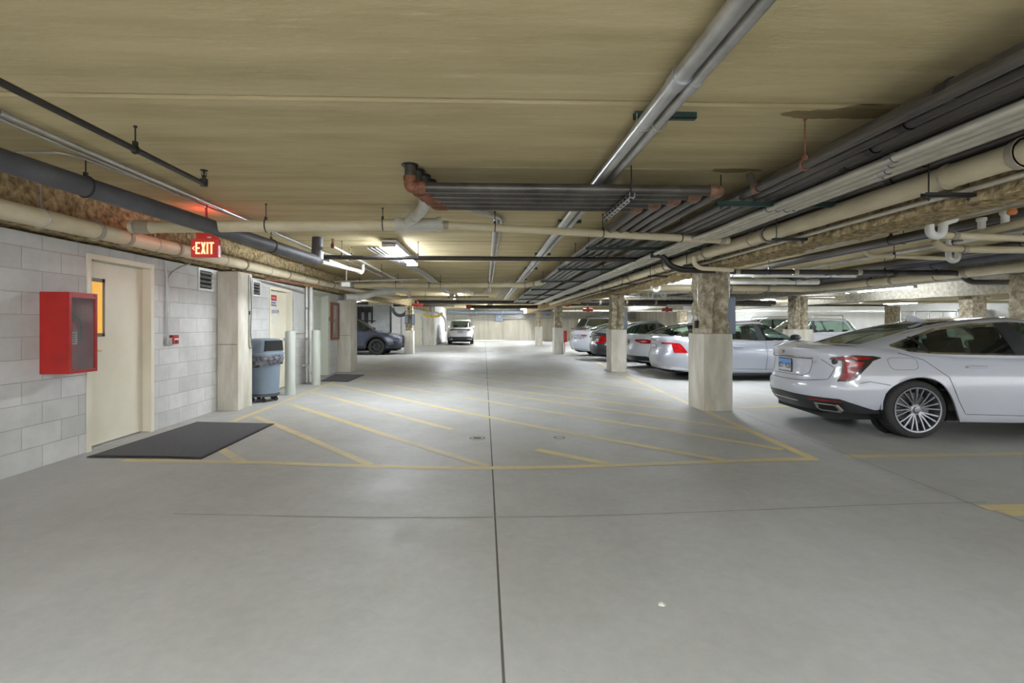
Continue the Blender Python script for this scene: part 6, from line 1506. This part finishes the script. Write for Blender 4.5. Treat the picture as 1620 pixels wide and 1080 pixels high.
# lower black valance with chrome line, reflectors, tail pipes
K['patch'](Rr, [(-1.20, 0.285), (-1.10, 0.315), (-0.95, 0.375), (-0.80, 0.43), (0, 0.455), (0.80, 0.43), (0.95, 0.375), (1.10, 0.315), (1.20, 0.285), (1.0, 0.268), (0, 0.262), (-1.0, 0.268)], 'rear_valance', M_blacktrim, rt, off=0.006, nx=60, nz=6)
K['ribbon'](Rr, [(-0.95, 0.385), (-0.82, 0.44), (-0.4, 0.456), (0, 0.463), (0.4, 0.456), (0.82, 0.44), (0.95, 0.385), (1.15, 0.285)], 0.014, 'valance_edge', M_pearl, rt, off=0.008)
K['ribbon'](Rr, [(-0.28, 0.355), (0.28, 0.355)], 0.012, 'valance_trim', M_chrome, rt, off=0.009, seg=10)
for sg in (1, -1):
    K['patch']((lambda sg_: (lambda s_, z, off: Rr(s_*sg_, z, off)))(sg), [(0.45, 0.395), (0.47, 0.42), (0.80, 0.405), (0.80, 0.385)], 'reflector', mat('rear_reflector_red', (130, 24, 26), 0.2, coat=0.8), rt, off=0.009, nx=10, nz=2)
    y = sg*0.62; x = Rr(abs(y)+0.09, 0.32, 0).x+0.012
    def oct_(w, h, yy, zz): return [(yy-w, zz-h*0.4), (yy-w*0.7, zz-h), (yy+w*0.7, zz-h), (yy+w, zz-h*0.4), (yy+w*0.85, zz+h), (yy-w*0.85, zz+h)]
    A = oct_(0.115, 0.048, y, 0.315); Bq = oct_(0.095, 0.034, y, 0.315); mb = MB(); n = 6
    XF = lambda a, b: Rr(a, max(b, 0.27), 0).x-0.022
    V = [(XF(a, b), a, b) for a, b in A]+[(XF(a, b), a, b) for a, b in Bq]+[(XF(a, b)+0.03, a, b) for a, b in A]+[(XF(a, b)+0.03, a, b) for a, b in Bq]
    mb.add(V, [(i, (i+1) % n, n+(i+1) % n, n+i) for i in range(n)]+[(i, (i+1) % n, 2*n+(i+1) % n, 2*n+i) for i in range(n)]+[(n+i, n+(i+1) % n, 3*n+(i+1) % n, 3*n+i) for i in range(n)]); ex = mb.build('exhaust_tip', M_chrome, rt)
    mb = MB(); mb.add([(XF(a, b)+0.012, a, b) for a, b in Bq], [tuple(range(n))]); mb.build('exhaust_dark', M_blackv, ex)
# fuel door, sensor dots, shark fin, head lamp and grille at the hidden nose
fd = [(0.80, 0.97), (0.76, 0.95), (0.78, 0.86), (0.82, 0.83), (1.02, 0.835), (1.06, 0.86), (1.06, 0.94), (1.02, 0.97), (0.80, 0.97)]
K['ribbon'](S(-1), [(x+0.05, z-0.03) for x, z in fd], 0.004, 'fuel_door', M_gap, rt, off=0.002, seg=4)
mb = MB(); xs_ = [1.62, 1.72, 1.82, 1.90]
ring = []
for (x, hh, ww) in ((1.58, 0.005, 0.005), (1.68, 0.03, 0.03), (1.78, 0.065, 0.03), (1.86, 0.062, 0.018), (1.875, 0.004, 0.012)):
    zb_ = 1.345+0.03*(x-1.58)/0.3; ring.append([(x, ww, zb_-0.01), (x, ww*0.35, zb_+hh), (x, -ww*0.35, zb_+hh), (x, -ww, zb_-0.01)])
ring = [[Vector((3.42-p[0], p[1], p[2])) for p in r_] for r_ in ring]
ring = [[Vector((p.x+0.08, p.y, p.z+0.015)) for p in r_] for r_ in ring]
mb.grid(ring); mb.build('antenna_fin', M_pearl, rt, smooth=True)
for sg in (1, -1):
    Fr = K['front']; f = (lambda sg_: (lambda s_, z, off: Fr(s_*sg_, z, off)))(sg)
    K['patch'](f, [(0.62, 0.62), (0.66, 0.72), (0.95, 0.74), (1.1, 0.70), (0.9, 0.63)], 'head_lamp', M_lampclear, rt, off=0.006)
K['patch'](K['front'], [(-0.45, 0.35), (-0.5, 0.66), (0.5, 0.66), (0.45, 0.35)], 'grille', M_blacktrim, rt, off=0.005)

# ------------------------------------------------ other cars
def lamps(K, poly, m=None, nm='tail_lamp', off=0.007, front=False, inner=None, im=None):
    for sg in (1, -1):
        Fn = K['front'] if front else K['rear']
        f = (lambda sg_: (lambda s_, z, o: Fn(s_*sg_, z, o)))(sg)
        l = K['patch'](f, poly, nm, m or M_lampred, K['root'], off=off, nx=18, nz=4)
        if inner: K['patch'](f, inner, 'lamp_insert', im or M_lampclear, l, off=off+0.003, nx=12, nz=3)
def valance(K, z1=0.42, m=None, s1=1.2): K['patch'](K['rear'], [(-s1, 0.26), (-0.9, z1-0.03), (0, z1), (0.9, z1-0.03), (s1, 0.26)], 'rear_valance', m or M_blacktrim, K['root'], off=0.006, nx=40, nz=4)
def nose(K, lamp=((0.5, 0.62), (0.55, 0.72), (0.95, 0.76), (0.9, 0.66))):
    lamps(K, list(lamp), M_lampclear, 'head_lamp', front=True); K['patch'](K['front'], [(-0.42, 0.35), (-0.48, 0.62), (0.48, 0.62), (0.42, 0.35)], 'grille', M_blacktrim, K['root'], off=0.005)
def place(px, py, nearY, W, rearpx_off=0.0, yaw=0.0):
    """origin from the photo column of the visible rear corner and the row of the near rear wheel"""
    p = on_y(px, py, nearY+0.12); return (p.x-0.14+rearpx_off, nearY+W, 0)

M_silver = paint('silver_paint', (170, 174, 184), metal=0.35, rough=0.3)
pS = sedan(L=4.76, W=0.93, H=1.43, axles=(1.02, 3.89), belt=0.95, tail=1.02, paint=M_silver, dlotrim=M_chrome, mirm=M_blacktrim)
K = car('silver_sedan', 'silver sedan with bracket shaped red lamps parked behind the nearest pillar', place(1060, 560, 11.15, 0.93), math.radians(-1.5), pS)
lamps(K, [(0.40, 0.86), (0.42, 0.90), (0.70, 0.90), (0.90, 0.885), (1.08, 0.66), (0.78, 0.66), (0.72, 0.74), (0.78, 0.86)])
valance(K, 0.36, M_chrome, 1.1); K['patch'](K['rear'], [(-0.42, 0.64), (-0.42, 0.90), (0.42, 0.90), (0.42, 0.64)], 'plate_recess', M_silver, K['root'], off=0.003, nx=14, nz=2)
plate(K, 0.0, 0.76, 0.305, 0.155, None, sky=False); nose(K)
K['ribbon'](K['rear'], [(0.70, 0.47), (0.88, 0.455)], 0.03, 'reflector', mat('rear_reflector_red', (130, 24, 26), 0.2), K['root'], off=0.006)
lt = K['rear'](0, 0.955, 0.01); text_mesh('V O L V O', 0.075, 0.002, frame((lt.x, 0, 0.95), (0, -1, 0)), 'boot_lettering', M_plasd, K['root'], 1.0)

pA = sedan(L=4.70, W=0.915, H=1.42, axles=(1.05, 3.80), belt=0.94, tail=1.02, paint=paint('cool_white_paint', (200, 204, 211)), dlotrim=M_blacktrim)
K = car('white_sedan', 'white sedan with a rounded oval red lamp between the silver sedan and second pillar', place(1010, 560, 14.0, 0.915), math.radians(-2.0), pA)
lamps(K, [(0.52, 0.84), (0.54, 0.885), (0.8, 0.895), (1.02, 0.875), (1.06, 0.80), (0.98, 0.76), (0.72, 0.77)], inner=[(0.62, 0.835), (0.8, 0.85), (0.92, 0.83), (0.8, 0.80)], im=M_lampclear)
valance(K, 0.42); plate(K, 0, 0.80, 0.305, 0.15, None, sky=False); nose(K)

M_darkg = paint('dark_graphite_paint', (70, 74, 82), metal=0.5, rough=0.3)
pD = sedan(L=4.55, W=0.90, H=1.47, axles=(0.95, 3.65), belt=0.95, tail=1.06, paint=M_darkg, glass=M_carglassd,
    grear=[(0.88, 0.25), (1.05, 0.32), (1.15, 0.55), (1.27, 0.95), (1.36, 1.35), (1.43, 1.8), (1.46, 2.2), (1.47, 2.4)])
K = car('dark_compact', 'dark graphite compact with curved red lamps left of the second pillar', place(948, 550, 17.0, 0.90), math.radians(-2.0), pD)
lamps(K, [(0.45, 0.66), (0.50, 0.90), (0.72, 0.93), (0.98, 0.88), (1.02, 0.78), (0.80, 0.67), (0.70, 0.64)], inner=[(0.46, 0.70), (0.50, 0.88), (0.62, 0.88), (0.60, 0.70)])
valance(K, 0.46); plate(K, 0, 0.77, 0.305, 0.15, None, sky=False); nose(K)

pC = sedan(L=4.80, W=0.91, H=1.46, axles=(1.1, 3.88), belt=0.95, tail=1.06, paint=paint('cool_white_paint', (200, 204, 211)))
K = car('white_sedan', 'furthest white sedan with clear lamp lens in the row past the second pillar', place(913, 540, 20.0, 0.91), math.radians(-2.0), pC)
lamps(K, [(0.42, 0.70), (0.45, 0.90), (0.75, 0.92), (1.08, 0.90), (1.02, 0.80), (0.8, 0.72)], M_lampclear, inner=[(0.78, 0.86), (0.80, 0.90), (1.06, 0.895), (0.96, 0.84)], im=M_lampred)
valance(K, 0.34, M_silver); plate(K, 0, 0.80, 0.305, 0.15, None, sky=False); nose(K)
K['ribbon'](K['rear'], [(0.3, 0.36), (0.9, 0.34)], 0.03, 'bumper_trim', M_chrome, K['root'], off=0.006)

# compact dark off-roader far behind
pJ = suv(L=4.4, H=1.78, wr=0.37, axles=(0.8, 3.5), belt=1.15, paint=paint('grey_metal_paint', (86, 88, 92), metal=0.4), glass=M_carglassd, lod=2,
         grear=[(1.1, 0.05), (1.2, 0.10), (1.55, 0.30), (1.70, 0.42), (1.76, 0.8), (1.78, 1.8)])
p = on_y(911, 520, 29.5)
K = car('grey_off_roader', 'tall grey estate with roof rails behind the furthest white sedan', (p.x, 30.2, 0), math.radians(-4), pJ)
lamps(K, [(0.72, 0.80), (0.74, 1.05), (0.92, 1.05), (0.90, 0.80)]); valance(K, 0.5)
for sg in (1, -1):
    mb = MB(); mb.tube([(0.8, sg*0.6, 1.74), (0.9, sg*0.6, 1.82), (2.4, sg*0.6, 1.82), (2.5, sg*0.6, 1.72)], 0.02, 8); mb.build('roof_rail', M_blk, K['root'])
for x in (1.1, 2.2):
    mb = MB(); mb.cyl((x, -0.6, 1.83), (x, 0.6, 1.83), 0.02, seg=8); mb.build('cross_bar', M_blk, K['root'])

# white people carrier and hatchback in the second row, facing the camera side
pW = suv(L=4.7, H=1.70, paint=M_pearl, lod=2, glass=M_carglassd)
p = on_y(1172, 530, 24.0)
K = car('white_suv', 'white people carrier seen over the silver sedan bonnet', (p.x+4.4, 25.6, 0), math.radians(178), pW)
nose(K, ((0.5, 0.72), (0.55, 0.84), (0.95, 0.90), (0.9, 0.78)))
for sg in (1, -1):
    mb = MB(); mb.tube([(0.8, sg*0.6, 1.66), (0.9, sg*0.6, 1.74), (2.5, sg*0.6, 1.74), (2.6, sg*0.6, 1.66)], 0.02, 8); mb.build('roof_rail', M_galv, K['root'])
pH = suv(L=4.4, H=1.58, belt=1.0, wr=0.34, axles=(0.8, 3.45), paint=paint('cool_white_paint', (200, 204, 211)), lod=2)
p = on_y(1215, 540, 17.6)
K = car('white_hatchback', 'white hatchback behind the double lobed pillar, its windscreen left of it', (p.x+4.05, 18.6, 0), math.radians(180), pH)
nose(K, ((0.5, 0.66), (0.55, 0.78), (0.95, 0.82), (0.9, 0.70)))

# white SUV at the end of the aisle
pE = suv(L=4.55, W=0.92, H=1.68, paint=paint('bright_white_paint', (232, 234, 238)), axles=(0.93, 3.63), glass=M_carglassd, mirm=M_blk)
a = on_z(727, 545, 0)
K = car('white_suv', 'white SUV parked at the far end of the aisle showing its back', (a.x+0.05, 32.0, 0), math.radians(91.5), pE)
lamps(K, [(0.44, 0.955), (0.46, 0.985), (0.70, 0.995), (0.95, 1.01), (0.93, 0.91), (0.74, 0.90)], M_lampdark, inner=[(0.60, 0.95), (0.72, 0.975), (0.90, 0.99), (0.88, 0.925), (0.75, 0.92)], im=M_lampred)
K['patch'](K['rear'], [(-1.25, 0.36), (-0.95, 0.44), (-0.80, 0.52), (0.80, 0.52), (0.95, 0.44), (1.25, 0.36)], 'rear_valance', M_blacktrim, K['root'], off=0.006, nx=30, nz=3)
plate(K, 0, 0.85, 0.32, 0.16, None, sky=False)
for sg in (1, -1):
    mb = MB(); q = K['rear'](sg*0.62, 0.38, 0); mb.lathe([(0.045, -0.05), (0.055, -0.05), (0.055, 0.08)], q, 18, 'x'); mb.build('exhaust_tip', M_chrome, K['root'], smooth=True)
# bluish SUV nosing out at the left
M_blu = paint('slate_blue_paint', (88, 95, 116), metal=0.55, rough=0.28)
pB = suv(L=4.82, W=0.93, H=1.67, wr=0.365, axles=(0.95, 3.70), belt=1.04, wheel='rugged', ww=0.225, paint=M_blu, arch=0.44, mirm=M_blacktrim, glass=M_carglassd)
wc = on_z(595, 561.5, 0)
K = car('slate_blue_suv', 'slate blue estate nosing out from behind the second pilaster', (wc.x-3.70, wc.y+0.93, 0), 0.0, pB)
rt = K['root']
for sg in (1, -1):
    S = K['side'](sg)
    for xa in pB['axles']:
        pts = [(xa+0.47*math.cos(t), 0.365+0.47*math.sin(t)) for t in [PI*k/14-0.05 for k in range(15)]]
        K['ribbon'](S, [q for q in pts if q[1] > 0.3], 0.085, 'arch_cladding', M_blacktrim, rt, off=0.012, seg=2)
    K['ribbon'](S, [(1.45, 0.34), (3.2, 0.34)], 0.12, 'sill_cladding', M_blacktrim, rt, off=0.010)
K['patch'](K['front'], [(-1.15, 0.30), (-1.15, 0.42), (-0.85, 0.50), (0.85, 0.50), (1.15, 0.42), (1.15, 0.30)], 'front_bumper_cladding', M_blacktrim, rt, off=0.010, nx=40, nz=4)
K['patch'](K['front'], [(-0.55, 0.50), (-0.62, 0.82), (0.62, 0.82), (0.55, 0.50)], 'grille', M_blk, rt, off=0.014, nx=20, nz=4)
lamps(K, [(0.60, 0.72), (0.62, 0.84), (0.95, 0.90), (1.12, 0.88), (0.98, 0.78)], M_lampclear, 'head_lamp', front=True, inner=[(0.92, 0.83), (0.95, 0.875), (1.08, 0.87), (1.0, 0.82)], im=mat('amber_lens', (224, 112, 52), 0.2, coat=0.6))
lamps(K, [(0.78, 0.45), (0.78, 0.56), (1.0, 0.60), (0.96, 0.45)], M_blacktrim, 'fog_lamp_bezel', front=True)
plate(K, 0, 0.48, 0.305, 0.15, None, sky=False, front=True)
mb = MB(); mb.grid([[(3.2, y, 1.062), (4.2, y*0.9, 0.985)] for y in (-0.5, 0, 0.5)]); 
# dark car end seen beside the far right pillar
# ---------------------------------------------------------------- finish
for o in bpy.data.objects:
    if '_o' in o: del o['_o']
